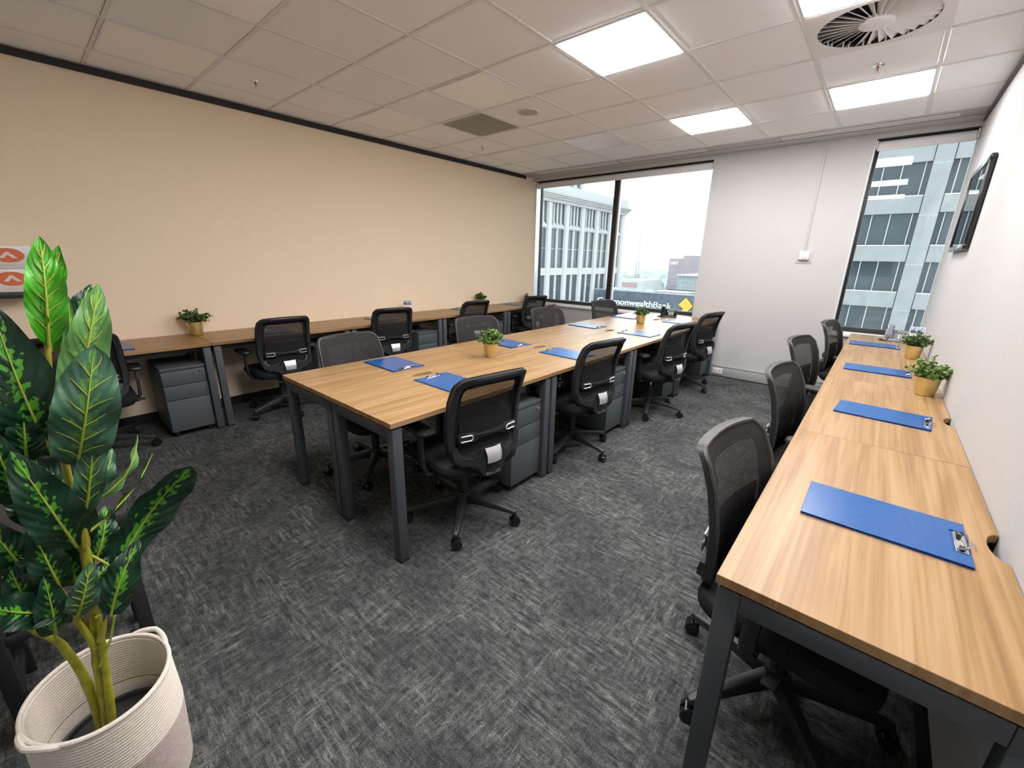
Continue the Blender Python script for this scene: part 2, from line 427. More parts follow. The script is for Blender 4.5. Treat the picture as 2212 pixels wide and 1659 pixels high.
# ---- wall fittings
t = thing('thermostat', 'cream wall thermostat with a round dial on the white pier', 'thermostat', (-.725, YW, 1.505))
MB().box(-.075, .075, -.006, 0, -.07, .07).build('back_plate', M['white'], t, bevel=.002)
MB().box(-.047, .047, -.03, -.006, -.025, .055).build('body', M['plate'], t, bevel=.006)
MB().cyl((.005, -.03, .012), (.005, -.040, .012), .026, n=28).build('dial', M['plate'], t, smooth=True)
MB().box(-.047, .047, -.034, -.006, -.030, -.025).build('shade_lip', mat('plate_shadow', (.4, .39, .37), .6), t)  # darker copy of the plate colour, shade painted under the body
tag(MB().box(-.744, -.724, YW-.012, YW, 1.575, HC-.016).build('cable_conduit', M['white'], bevel=.002), 'thin white cable cover running up the pier from thermostat to soffit', 'conduit')
t = thing('power_outlet', 'white double power outlet on the grey skirting', 'outlet', (-1.41, YW-.022, .075))
MB().box(-.06, .06, -.010, 0, -.037, .037).build('plate', M['plate'], t, bevel=.003)
for sx_ in (-.028, .028):
    MB().box(sx_-.008, sx_+.008, -.014, -.010, .012, .026).build('switch', M['paper'], t, bevel=.001)
    for k, (dx, dz) in enumerate(((-.007, -.004), (.007, -.004), (0, -.018))):
        MB().box(sx_+dx-.0015, sx_+dx+.0015, -.0108, -.0095, dz-.004, dz+.004).build('socket_slot', M['gap'], t)
# framed picture on the right wall
t = thing('framed_picture', 'black framed picture under glass on the right white wall', 'picture frame', (XR, 4.59, 1.83))
hw, hh = .45, .285
fm = MB()
for a in ((-hw, hw, -hh, -hh+.035), (-hw, hw, hh-.035, hh), (-hw, -hw+.035, -hh+.035, hh-.035), (hw-.035, hw, -hh+.035, hh-.035)):
    fm.box(-.034, -.004, a[0], a[1], a[2], a[3])
fm.build('frame', M['blackgloss'], t, bevel=.004)
MB().box(-.020, -.006, -hw+.03, hw-.03, -hh+.03, hh-.03).build('mat_board', mat('mat_board', (.62, .60, .56), .6), t)
pic = mat('picture_print', (.2, .24, .3), .4)
noisy(pic, 3.5, (.10, .13, .19), (.42, .45, .48), 0, 5, 'Object', (1, 1, 2.4))
MB().box(-.0215, -.020, -hw+.10, hw-.10, -hh+.085, hh-.085).build('print', pic, t)
MB().box(-.026, -.024, -hw+.034, hw-.034, -hh+.034, hh-.034).build('glazing', M['glass'], t)

# ================================================================== DESKS
def make_desk(depth, label, group):
    L = 1.2
    t = thing('desk', label, 'desk', group=group)
    poly = [(0, .0015), (0, L-.0015), (depth, L-.0015)]
    for k in range(13):
        a = PI/2 - PI*k/12
        poly.append((depth - .030*math.cos(a), L/2 + .075*math.sin(a)))
    poly.append((depth, .0015))
    MB().prism(poly, lambda a, b, z: (a, b, z), DZ-.025, DZ).build('desktop', M['wood'], t, bevel=.0012, seg=1)
    leg = MB().box(-.025, .025, -.025, .025, .018, DZ-.036).mesh('leg', M['steel'], bevel=.003)
    foot = MB().box(-.0255, .0255, -.0255, .0255, 0, .018).mesh('foot_cap', M['black'], bevel=.002)
    bar = MB().box(.055, depth-.055, -.0245, .0245, DZ-.088, DZ-.036).mesh('end_bar', M['steel'], bevel=.003)
    for y in (.037, L-.037):
        for x in (.03, depth-.03):
            l = link('leg', leg, t, (x, y, 0)); link('foot_cap', foot, l)
        link('end_bar', bar, t, (0, y, 0))
    rail = MB().box(-.015, .015, .0625, L-.0625, DZ-.080, DZ-.040).mesh('rail', M['steel'])
    for x in (.16, depth-.12): link('rail', rail, t, (x, 0, 0))
    sp = MB().box(-.014, .014, -.014, .014, DZ-.036, DZ-.025).mesh('spacer', M['black'])
    for y in (.037, L-.037):
        for x in (.03, depth-.03): link('spacer', sp, t, (x, y, 0))
    MB().box(depth-.10, depth-.02, .42, .78, DZ-.115, DZ-.026).build('cable_box', M['black'], t, bevel=.004)
    return t
DEPL, DEPC, DEPR = .600, .5645, .532
LX, TXL, TXR, RX = -3.984, -2.6129, -1.4839, -0.1575
ords = ['nearest the big potted plant', 'second from the big potted plant', 'third from the big potted plant', 'fourth from the big potted plant', 'next to the window']
wl = None
for j in range(5):
    lab = 'light wood desk against the beige wall, ' + ords[j]
    y1 = Y0 + j*1.2
    if wl is None: wl = make_desk(DEPL, lab, 'desks along the beige wall'); wl.location = (LX, y1, 0); wl.rotation_euler = (0, 0, PI)
    else: dup(wl, (LX, y1, 0), PI, lab)
ordc = ['at the near end', 'second from the near end', 'third from the near end', 'at the far window end']
cr = cl = rr = None
for j in range(4):
    y0 = Y0 + j*1.2
    lab = 'light wood desk on the left side of the centre table, ' + ordc[j]
    if cl is None: cl = make_desk(DEPC-.001, lab, 'desks of the centre table'); cl.location = (TXL, y0, 0)
    else: dup(cl, (TXL, y0, 0), 0, lab)
    lab = 'light wood desk on the right side of the centre table, ' + ordc[j]
    dup(cl, (TXR, y0+1.2, 0), PI, lab)
    lab = 'light wood desk along the white right wall, ' + ordc[j]
    if rr is None: rr = make_desk(DEPR, lab, 'desks along the right wall'); rr.location = (RX, y0, 0)
    else: dup(rr, (RX, y0, 0), 0, lab)

# ---- pedestals: front at local x=0 facing -x
def make_pedestal(label):
    t = thing('drawer_pedestal', label, 'drawer unit', group='charcoal drawer pedestals')
    wd, dp = .288, .47
    MB().box(.018, dp, -wd/2, wd/2, .045, .565).build('body', M['pedestal'], t, bevel=.002)
    MB().box(.0, dp, -wd/2, wd/2, .545, .568).build('top_lid', M['pedestal'], t, bevel=.003)
    zs = [(.050, .306), (.311, .424), (.429, .540)]
    for k, (z0, z1) in enumerate(zs):
        d = MB().box(0, .018, -wd/2+.002, wd/2-.002, z0, z1).build('drawer_front', M['pedestal'], t, bevel=.002)
        if k == 2:
            MB().cyl((-.004, -wd/2+.035, .515), (.0, -wd/2+.035, .515), .009, n=16).build('lock', M['chrome'], d, smooth=True)
            MB().box(-.010, -.004, -wd/2+.034, -wd/2+.036, .508, .522).build('key', M['silver'], d)
    cm = MB()
    cm.cyl((0, -.008, .02), (0, .008, .02), .02, n=14); cm.box(-.012, .012, -.011, .011, .022, .046)
    cme = cm.mesh('caster', M['black'])
    for x in (.05, dp-.05):
        for y in (-.11, .11): link('caster', cme, t, (x, y, 0))
    return t
ped0 = None
plist = []
for j in range(5):
    plist.append((LX-.03, Y0+j*1.2-.066-.146, PI, 'charcoal three-drawer pedestal under the beige-wall desk ' + ords[j]))
for j in range(4):
    plist.append((TXR-.03, Y0+(j+1)*1.2-.066-.146, PI, 'charcoal three-drawer pedestal under the right-hand centre desk ' + ordc[j]))
for x, y, rz, lab in plist:
    if ped0 is None: ped0 = make_pedestal(lab); ped0.location = (x, y, 0); ped0.rotation_euler = (0, 0, rz)
    else: dup(ped0, (x, y, 0), rz, lab)

# ================================================================== OFFICE CHAIRS
ZB0, ZB1 = .430, .900
def lerp_tab(tab, v):
    for (v0, a), (v1, b) in zip(tab, tab[1:]):
        if v <= v1:
            t = (v-v0)/(v1-v0); t = t*t*(3-2*t)*.35 + t*.65
            return a+(b-a)*t
    return tab[-1][1]
def back_y(a, z):
    v = (z-ZB0)/(ZB1-ZB0)
    y = lerp_tab([(-.5, -.20), (0, -.226), (.25, -.214), (.5, -.220), (.75, -.244), (.9, -.272), (1.0, -.302)], v)
    return y + .030*(a/.225)**2
def back_w(z):
    v = (z-ZB0)/(ZB1-ZB0)
    return lerp_tab([(-.5, .19), (0, .198), (.35, .226), (.75, .222), (1, .212)], v)
def outline(ins, n=7):
    hz = (ZB1-ZB0)/2-ins; zc = (ZB0+ZB1)/2
    pts = []
    r = max(.044-ins*.35, .018)
    for qx, qz, a0 in ((1, 1, 0), (-1, 1, PI/2), (-1, -1, PI), (1, -1, 1.5*PI)):
        rr_ = r if qz > 0 else r*1.5
        for k in range(n+1):
            t = a0+k*PI/2/n
            pts.append((qx, qz, rr_, t))
        if qz > 0 and qx > 0: pts.append('top')
        if qz > 0 and qx < 0: pts.append('left')
        if qz < 0 and qx < 0: pts.append('bot')
        if qz < 0 and qx > 0: pts.append('right')
    out = []
    for p in pts:
        if p == 'top':
            for k in range(1, 6): out.append((1-2*k/6, zc+hz, 'u'))
        elif p == 'bot':
            for k in range(1, 6): out.append((-1+2*k/6, zc-hz, 'u'))
        elif p == 'left':
            for k in range(1, 8): out.append((-1, zc+hz-2*hz*k/8, 's'))
        elif p == 'right':
            for k in range(1, 8): out.append((1, zc-hz+2*hz*k/8, 's'))
        else:
            qx, qz, rr_, t = p; out.append(((qx, rr_, t), zc+qz*(hz-rr_)+rr_*math.sin(t), 'c'))
    res = []
    for a, z, k in out:
        w_ = back_w(z)-ins
        if k == 'u': x = a*(w_-r)
        elif k == 's': x = a*w_
        else: x = a[0]*(w_-a[1]) + a[1]*math.cos(a[2])
        # gentle arch of the top edge
        zz = z + (.012*(1-(x/.225)**2) if z > zc+hz*.5 else 0)*((z-zc)/hz)
        res.append((x, zz))
    return res
def on_back(off):
    return lambda p: (p[0], back_y(p[0], p[1])+off, p[1])
def make_chair(label):
    t = thing('office_chair', label, 'office chair')
    # five-star base: arm directions set per chair through a swivelled base part
    star = MB().lathe([(.001, .150), (.036, .150), (.042, .135), (.042, .085), (.030, .075), (.001, .075)], 24).build('base_hub', M['black'], t, smooth=True)
    arm = MB()
    prof = [(.030, .026, .085, .140), (.12, .024, .086, .128), (.22, .021, .080, .110), (.300, .018, .071, .094), (.322, .014, .070, .088)]
    arm.loops([[(x, -hw_, z0), (x, hw_, z0), (x, hw_*.72, z1), (x, -hw_*.72, z1)] for x, hw_, z0, z1 in prof])
    arm_me = arm.mesh('base_leg', M['black'], bevel=.004)
    ca = MB()
    for s in (-1, 1): ca.cyl((0, s*.006, .026), (0, s*.024, .026), .0258, .0245, n=18)
    ca.cyl((.0, 0, .040), (0, 0, .075), .007, n=8)
    hood = []
    for k in range(9):
        a = -.3 + k*(PI*.72)/8; hood.append((.030*math.cos(a), .026+.030*math.sin(a)))
    inner = [(x*.86, .026+(z-.026)*.86) for x, z in reversed(hood)]
    ca.prism(hood+inner, lambda a, b, y: (a, y, b), -.021, .021)
    ca_me = ca.mesh('caster', M['blackgloss'], smooth=True)
    for k in range(5):
        o = link('base_leg', arm_me, star); o.rotation_euler = (0, 0, 2*PI*k/5)
        c = link('caster', ca_me, star); a = 2*PI*k/5
        c.location = (.312*math.cos(a), .312*math.sin(a), 0); c.rotation_euler = (0, 0, a*1.7+.6+k)
    gl = MB().cyl((0, 0, .145), (0, 0, .265), .026, n=18).build('gas_lift', M['black'], t, smooth=True)
    MB().cyl((0, 0, .265), (0, 0, .345), .014, n=14).build('piston', M['chrome'], gl, smooth=True)
    mech = MB().box(-.075, .075, -.17, .10, .325, .372)
    mech.box(-.20, .20, .00, .05, .360, .374).box(-.20, .20, -.13, -.08, .360, .374)
    mo = mech.build('tilt_mechanism', M['black'], t, bevel=.006)
    lever = MB().tube([(.06, .02, .35), (.20, .03, .348), (.25, .03, .345)], .006, 8); lever.box(.245, .30, .015, .05, .340, .350)
    lever.build('lever', M['black'], mo, bevel=.002)
    # seat cushion: stacked rounded loops
    seat = []
    for hw_, hd, z in ((.205, .195, .372), (.235, .225, .378), (.245, .235, .395), (.247, .237, .418), (.240, .230, .436), (.215, .205, .447), (.14, .13, .4515), (.02, .02, .4525)):
        ring = []
        for x, y in rrect(hw_, hd, min(.09, hw_*.6), 6, 0, .01):
            dip = -.012*max(0, 1-(x*x+(y-.0)**2)/.05) if z > .44 else 0
            fr_ = -.020*max(0, (y-.12)/.12)**2
            ring.append((x, y, z+dip+fr_))
        seat.append(ring)
    MB().loops(seat).build('seat', M['fabric'], t, smooth=True)
    MB().loops([[(x, y, z) for x, y in rrect(.225, .215, .08, 6, 0, .01)] for z in (.366, .374)]).build('seat_shell', M['black'], t)
    # back frame ring
    o0, i0 = outline(0), outline(.034)
    fr = MB()
    fr.loops([[on_back(.008)(p) for p in o0], [on_back(-.016)(p) for p in outline(.002)], [on_back(-.020)(p) for p in outline(.014)], [on_back(-.017)(p) for p in i0], [on_back(.004)(p) for p in i0], [on_back(.008)(p) for p in o0]], False, False)
    fr.build('back_frame', M['black'], t, smooth=True)
    rim = MB(); ro = outline(.004)
    n = len(ro); path = [on_back(.010)(p) for p in ro]
    ra, rb = outline(-.003), outline(.009)
    rim.loops([[on_back(.005)(p) for p in ra], [on_back(.014)(p) for p in outline(-.001)], [on_back(.015)(p) for p in outline(.006)], [on_back(.010)(p) for p in rb]], False, False)
    rim.build('rim_piping', M['rim'], t, smooth=True)
    # mesh panel: concentric rings so that it follows the outline
    me = MB(); rings = []
    for ins in (.006, .03, .06, .09, .12, .15, .18, .20):
        rings.append([on_back(.009)(p) for p in outline(ins)] if ins < .16 else None)
    rings = [r for r in rings if r]
    last = [on_back(.009)((p[0]*.25, (ZB0+ZB1)/2+(p[1]-(ZB0+ZB1)/2)*.55)) for p in outline(.15)]
    rings.append(last)
    me.loops(rings, False, True).build('mesh_panel', M['mesh'], t, smooth=True)
    # outer mesh border is woven double (opaque band just inside the frame)
    bd = MB(); bd.loops([[on_back(.004)(p) for p in outline(.03)], [on_back(.003)(p) for p in outline(.062)]], False, False)
    bd.build('woven_border', M['fabric'], t, smooth=True)
    # lumbar bar with two silver pulls
    lb = MB()
    poly = [(-.178, .573), (-.178, .612), (-.10, .615), (-.07, .600), (.07, .600), (.10, .615), (.178, .612), (.178, .573), (.09, .566), (.06, .580), (-.06, .580), (-.09, .566)]
    lb.prism(poly, lambda a, b, q: (a, back_y(a, b)+q, b), -.034, -.012)
    lo = lb.build('lumbar_support', M['black'], t, bevel=.002)
    MB().grid(lambda u, v: (-.165+.33*u, back_y(-.165+.33*u, .475+.215*v)-.008-.004*math.sin(PI*v), .475+.215*v), 10, 8).build('lumbar_pad', M['fabric'], lo, smooth=True)
    for s in (-1, 1):
        pts = []
        for k in range(9):
            a = PI/2 + PI*k/8
            pts.append((.105 + (.012 + .012*math.cos(a))*1.0, .592+.014*math.sin(a)))
        pts = [(.168, .606)] + pts + [(.168, .578)]
        MB().tube([(s*a, back_y(a, b)-.037, b) for a, b in pts], .0035, 6).build('pull_handle', M['silver'], lo, smooth=True)
    # Y-shaped bracket with silver badge
    br = MB()
    half = [(.0, .372), (.052, .372), (.066, .392), (.090, .432), (.150, .452), (.200, .480), (.214, .540), (.190, .520), (.165, .492), (.105, .476), (.078, .490), (.060, .522), (.0, .524)]
    poly = half + [(-a, b) for a, b in reversed(half[1:-1])]
    n_ = len(poly)
    yb = lambda a, b: back_y(a, max(b, .40)) - .014 - .022*max(0, 1-abs(a)/.15)
    f0 = [(a, yb(a, b), b) for a, b in poly]; f1 = [(a, yb(a, b)-.020, b) for a, b in poly]
    # triangulated fan strips are avoided by filling with bmesh
    bm = bmesh.new()
    v0 = [bm.verts.new(p) for p in f0]; v1 = [bm.verts.new(p) for p in f1]
    bm.faces.new(v0); bm.faces.new(list(reversed(v1)))
    for k in range(n_): bm.faces.new((v0[k], v1[k], v1[(k+1) % n_], v0[(k+1) % n_]))
    bmesh.ops.triangulate(bm, faces=[f for f in bm.faces if len(f.verts) > 4])
    bmesh.ops.recalc_face_normals(bm, faces=bm.faces)
    mb_ = bpy.data.meshes.new('back_bracket'); bm.to_mesh(mb_); bm.free(); mb_.materials.append(M['black'])
    bo = link('back_bracket', mb_, t)
    MB().loops([[(-.040, -.13, .335), (.040, -.13, .335), (.040, -.13, .372), (-.040, -.13, .372)], [(-.045, -.22, .350), (.045, -.22, .350), (.045, -.20, .392), (-.045, -.20, .392)], [(-.048, -.285, .378), (.048, -.285, .378), (.048, -.245, .42), (-.048, -.245, .42)]]).build('spine', M['black'], t, bevel=.006)
    def badge(u, v):
        z = .446+.080*v; a = (-.048+.096*u)*(1-.10*(1-v))
        return (a, yb(a, z)-.024-.012*math.sin(PI*(.15+.85*v)), z)
    b2 = MB().grid(badge, 6, 6); b2.build('badge', M['silver'], bo, smooth=True)
    MB().box(-.040, .040, -.276, -.262, .402, .440).build('recess', M['gap'], bo, bevel=.003)
    for s in (-1, 1):
        MB().cyl((s*.19, back_y(.19, .495)-.030, .495), (s*.19, back_y(.19, .495)-.0365, .495), .005, n=10).build('screw', M['gap'], bo)
    # armrests
    for s in (-1, 1):
        ar = MB()
        ar.loops([[(s*x, y-.022, z), (s*(x+.018), y-.020, z), (s*(x+.018), y+.020, z), (s*x, y+.022, z)] for x, y, z in ((.238, -.04, .362), (.262, -.04, .40), (.268, -.035, .50), (.264, -.030, .592))])
        ar.box(*(sorted((s*.10, s*.262))), -.065, -.015, .354, .372)
        a_o = ar.build('armrest', M['black'], t, bevel=.005)
        pad = []
        for hw_, hl, z in ((.030, .10, .590), (.042, .118, .596), (.046, .124, .608), (.042, .120, .618), (.028, .10, .622)):
            pad.append([(s*.272+x, y+.005, z+(-.010*max(0, (y-.05)/.08))) for x, y in rrect(hw_, hl, hw_*.8, 5)])
        MB().loops(pad).build('arm_pad', M['blackgloss'] if False else M['black'], a_o, smooth=True)
    return t
chair0 = None
def place_chair(bx, by, ang, star, label, group):
    """bx,by: centre of the back's top edge; ang: facing direction in degrees"""
    global chair0
    a = math.radians(ang); fx, fy = math.cos(a), math.sin(a)
    loc = (bx+.300*fx, by+.300*fy, 0); rz = a-PI/2
    if chair0 is None:
        c = chair0 = make_chair(label); c.location = loc; c.rotation_euler = (0, 0, rz); c['group'] = group
    else: c = dup(chair0, loc, rz, label, group)
    for ch in c.children:
        if ch.name.startswith('base_hub'): ch.rotation_euler = (0, 0, math.radians(star)-rz)
    return c
gR, gC, gL, gE = 'chairs on the right side of the centre table', 'chairs on the left side of the centre table', 'chairs at the beige wall', 'chairs at the right wall'
place_chair(-1.285, 1.395, 172, 22, 'black mesh office chair seen from behind at the near right corner of centre table', gR)
place_chair(-1.325, 2.57, 171, 64, 'black mesh office chair, second from the near end on the right of centre table', gR)
place_chair(-1.235, 3.82, 170, 2, 'black mesh office chair, third from the near end on the right of centre table', gR)
place_chair(-1.30, 4.92, 168, 52, 'black mesh office chair at the far right of centre table beside white pier', gR)
place_chair(-2.745, 1.42, -2, 245, 'black mesh office chair facing us across the near left of centre table', gC)
place_chair(-2.80, 2.71, -17, 220, 'black mesh office chair behind the first gold pot on the centre table', gC)
place_chair(-2.83, 3.84, -18, 240, 'black mesh office chair, third from the near end on the left of centre table', gC)
place_chair(-2.85, 5.16, -18, 200, 'black mesh office chair in front of the window mullion', gC)
place_chair(-3.79, .16, 178, 66, 'black mesh office chair half hidden behind the big leafy plant', gL)
place_chair(-3.80, 1.445, 179, 290, 'black mesh office chair at the beige wall beside the paired desk legs', gL)
place_chair(-3.80, 2.53, 168, 10, 'black mesh office chair at the beige wall in front of the desk calendar', gL)
place_chair(-3.82, 3.78, 176, 30, 'black mesh office chair at the beige wall below the far gold pot', gL)
place_chair(-3.80, 5.00, 172, 50, 'black mesh office chair at the beige wall beside the window', gL)
place_chair(-.305, 1.435, -8, 160, 'black mesh office chair nearest the camera at the right wall desks', gE)
place_chair(-.350, 2.61, -8, 140, 'black mesh office chair second from camera at the right wall desks', gE)
place_chair(-.415, 3.78, -12, 120, 'black mesh office chair third from camera at the right wall desks', gE)
place_chair(-.345, 5.12, -10, 130, 'black mesh office chair by the narrow window at the right wall desks', gE)

# ================================================================== DESK ITEMS
# ---- clipboards: local +x towards the clip
def make_clip(label):
    t = thing('clipboard', label, 'clipboard', group='blue clipboards')
    hl, hw = .177, .1175
    MB().prism(rrect(hl, hw, .006, 3), lambda a, b, z: (a, b, z), 0, .0035).build('board', M['bluedark'], t)
    cov = [(-hl, -hw), (hl-.001, -hw), (hl-.001, -.062), (hl-.033, -.062), (hl-.033, .062), (hl-.001, .062), (hl-.001, hw), (-hl, hw)]
    MB().prism(cov, lambda a, b, z: (a, b, z + .0015*max(0, -b/hw)), .0042, .0068).build('cover', M['blue'], t, bevel=.0008, seg=1)
    MB().cyl((-hl, hw, .0035), (hl, hw, .0035), .0034, n=8).build('spine', M['blue'], t, smooth=True)
    c = MB().box(hl-.028, hl-.004, -.052, .052, .0036, .0060).build('clip', M['chrome'], t, bevel=.001)
    MB().tube([(hl-.026, -.046, .009), (hl-.010, -.046, .016), (hl-.004, -.03, .017), (hl-.004, .03, .017), (hl-.010, .046, .016), (hl-.026, .046, .009), (hl-.026, -.046, .009)], .0022, 6).build('clip_wire', M['chrome'], c, smooth=True)
    MB().box(hl-.022, hl-.012, -.044, -.030, .006, .0135).box(hl-.022, hl-.012, .030, .044, .006, .0135).build('clip_spring', M['black'], c)
    MB().tube([(hl-.004, -.006, .016), (hl+.012, -.006, .0075), (hl+.012, .006, .0075), (hl-.004, .006, .016)], .0013, 5).build('hook', M['chrome'], c)
    return t
clips = [(-4.25, .36, 180, 'blue clipboard on the beige-wall desk, mostly hidden by the plant and first chair'), (-4.255, 1.50, 178, 'blue clipboard seen through the mesh of the chair at the paired desk legs'), (-4.255, 2.66, 180, 'blue clipboard on the wall desk in front of the desk calendar'),
         (-4.33, 4.02, 178, 'blue clipboard on the wall desk beside the far gold pot'), (-4.34, 5.12, 180, 'blue clipboard on the wall desk next to the desk phone'),
         (-2.377, 1.55, -1, 'blue clipboard near left end of the centre table, clip towards the middle'), (-1.785, 1.528, 179, 'blue clipboard near right end of centre table beside first chair back'),
         (-2.33, 2.64, -4, 'blue clipboard behind the first gold pot on the centre table'), (-1.735, 2.665, 178, 'blue clipboard beside the second chair on the right of centre table'),
         (-2.372, 4.02, -3, 'pale glinting blue clipboard left of the far gold pot on centre table'), (-1.743, 3.968, 178, 'pale glinting blue clipboard right of the far gold pot on centre table'),
         (-2.42, 5.06, -2, 'blue clipboard at the far left of centre table below the window'), (-1.735, 5.10, 178, 'blue clipboard in front of the desk phone on centre table'),
         (.048, 5.02, 1, 'blue clipboard on the right wall desk nearest the narrow window'), (.084, 3.78, 0, 'blue clipboard on the right wall desk beside the second gold pot'), (.122, 2.63, -4, 'blue clipboard on the right wall desk in front of the nearer gold pot'), (.128, 1.478, 0, 'large near blue clipboard on the right wall desk closest to camera')]
k0 = None
for x, y, a, lab in clips:
    if k0 is None: k0 = make_clip(lab); k0.location = (x, y, DZ); k0.rotation_euler = (0, 0, math.radians(a))
    else: dup(k0, (x, y, DZ), math.radians(a), lab)

# ---- gold pots with bushy artificial plants
def leaf_mat(name, a, b, rough=.5):
    m = mat(name, a, rough, spec=.35)
    return noisy(m, 35, a, b, 0, 2)
box_leaf = leaf_mat('boxwood_leaf', (.06, .13, .03), (.20, .33, .08))
box_leaf2 = leaf_mat('boxwood_leaf_dark', (.035, .085, .022), (.12, .20, .055))
stem_m = mat('twig', (.06, .05, .02), .8)
def foliage(seed, spread=.11, hgt=.12, lift=.0):
    rnd = random.Random(seed); lm = MB(); sm = MB()
    for s in range(44):
        az = rnd.uniform(0, 2*PI); el = rnd.uniform(.05, 1.0)
        out = math.sqrt(rnd.uniform(.05, 1))
        L = rnd.uniform(.75, 1.08)
        tip = Vector((math.cos(az)*spread*out*L, math.sin(az)*spread*out*L, .095 + hgt*L*math.sqrt(max(0, 1-.78*out*out)) - .03*out))
        base = Vector((math.cos(az)*.022*out, math.sin(az)*.022*out, .085))
        mid = (base+tip)/2 + Vector((0, 0, .018))
        pts = [base*(1-q)**2 + mid*2*q*(1-q) + tip*q*q for q in [k/6 for k in range(7)]]
        sm.tube(pts, .0011, 4, False)
        for k in range(1, 13):
            q = .25+.75*k/12; p = base*(1-q)**2 + mid*2*q*(1-q) + tip*q*q
            d = Vector((rnd.gauss(0, 1), rnd.gauss(0, 1), rnd.gauss(.35, .7))).normalized()
            ln_ = rnd.uniform(.016, .026); wd = ln_*.42
            sd = d.orthogonal().normalized(); sd.rotate(Matrix.Rotation(rnd.uniform(0, 2*PI), 3, d)); nn = d.cross(sd)
            lm.add([p, p+d*ln_*.45+sd*wd+nn*.002, p+d*ln_, p+d*ln_*.45-sd*wd+nn*.002, p+d*ln_*.5-nn*.002], [(0, 1, 4), (1, 2, 4), (2, 3, 4), (3, 0, 4)])
    return lm, sm
def make_pot(x, y, label, seed, spread, hgt, lm, s=1.0):
    t = thing('potted_plant', label, 'potted plant', (x, y, DZ), seed*.7, 'small plants in gold pots')
    t.scale = (s, s, s)
    MB().lathe([(.001, .002), (.041, .002), (.0425, .004), (.0525, .098), (.0545, .100), (.0545, .103), (.052, .104), (.050, .100), (.049, .085)], 40).build('pot', M['gold'], t, smooth=True)
    MB().lathe([(.001, .088), (.0495, .086)], 24).build('soil', M['soil'], t)
    l, st = foliage(seed, spread, hgt)
    st.build('twigs', stem_m, t)
    o = l.build('foliage', lm, t); o['kind'] = 'stuff'
make_pot(-4.46, .945, 'dark bushy plant in a gold pot on the beige-wall desk', 3, .12, .105, box_leaf2, 1.14)
make_pot(-4.50, 4.50, 'bushy green plant in a gold pot on the wall desk near the window', 4, .10, .12, box_leaf2, 1.0)
make_pot(-2.075, 2.175, 'bright bushy plant in a gold pot near the middle of centre table', 5, .105, .125, box_leaf, 1.0)
make_pot(-2.045, 4.66, 'bushy green plant in a gold pot at the far end of centre table', 6, .10, .11, box_leaf2, 1.0)
make_pot(.285, 4.50, 'wide bushy plant in a gold pot beside the desk phone on the right wall desks', 8, .115, .115, box_leaf2, 1.0)
make_pot(.300, 3.24, 'wide bushy plant in a gold pot nearest camera on the right wall desks', 9, .12, .12, box_leaf, 1.0)

# ---- desk phones (local: keypad faces -y)
def make_phone(label, body, keys):
    t = thing('desk_phone', label, 'telephone', group='desk phones')
    prof = [(-.10, .0), (.10, .0), (.10, .092), (.085, .095), (-.095, .022), (-.10, .012)]
    MB().prism(prof, lambda a, b, x: (x, a, b), -.095, .105).build('body', body, t, bevel=.006)
    sl = math.atan2(.073, .18)
    Mx = Matrix.Translation((0, -.095, .022)) @ Matrix.Rotation(sl, 4, 'X')
    MB().box(-.02, .085, .118, .168, .0, .004, Mx).build('screen_bezel', keys, t)
    MB().box(-.012, .077, .124, .160, .004, .0055, Mx).build('screen', mat('phone_lcd', (.20, .27, .20), .25), t)
    kme = MB().box(-.007, .007, -.005, .005, 0, .004).mesh('key', M['plate'], bevel=.001)
    for r in range(4):
        for c in range(3):
            p = Mx @ Vector((.010+c*.022, .025+r*.019, .0)); o = link('key', kme, t, p); o.rotation_euler = (sl, 0, 0)
    for c in range(4):
        p = Mx @ Vector((-.008+c*.026, .106, .0)); o = link('key', kme, t, p); o.rotation_euler = (sl, 0, 0)
    hs = []
    for k in range(11):
        q = k/10; y = -.095+.20*q; z = .022+.073*q + .022 + .030*math.sin(PI*q)
        hw_ = .020 + .008*abs(2*q-1)**2; th = .011+.010*abs(2*q-1)**3
        hs.append([(-.063+a, y, z+b) for a, b in rrect(hw_, th, th*.7, 3)])
    MB().loops(hs).build('handset', body, t, smooth=True)
    MB().tube([(-.063, -.10, .04), (-.075, -.13, .012), (-.10, -.125, .007), (-.13, -.09, .007), (-.12, -.05, .007), (-.09, -.08, .007), (-.10, -.11, .009)], .0045, 6).build('cord', M['black'], t, smooth=True)
    return t
p_ = make_phone('black desk phone on the wall desk in the window corner', M['blackgloss'], M['black']); p_.location = (-4.42, 5.58, DZ); p_.rotation_euler = (0, 0, math.radians(35))
p_ = make_phone('black desk phone on the centre table before the yellow sign', M['blackgloss'], M['black']); p_.location = (-2.07, 5.56, DZ); p_.rotation_euler = (0, 0, math.radians(22))
p_ = make_phone('desk phone with painted grey reflection on the right wall desk under narrow window', mat('phone_reflection_grey', (.20, .21, .24), .25), M['rim']); p_.location = (.205, 5.50, DZ); p_.rotation_euler = (0, 0, math.radians(-2))  # grey body colour stands in for the reflection on this phone

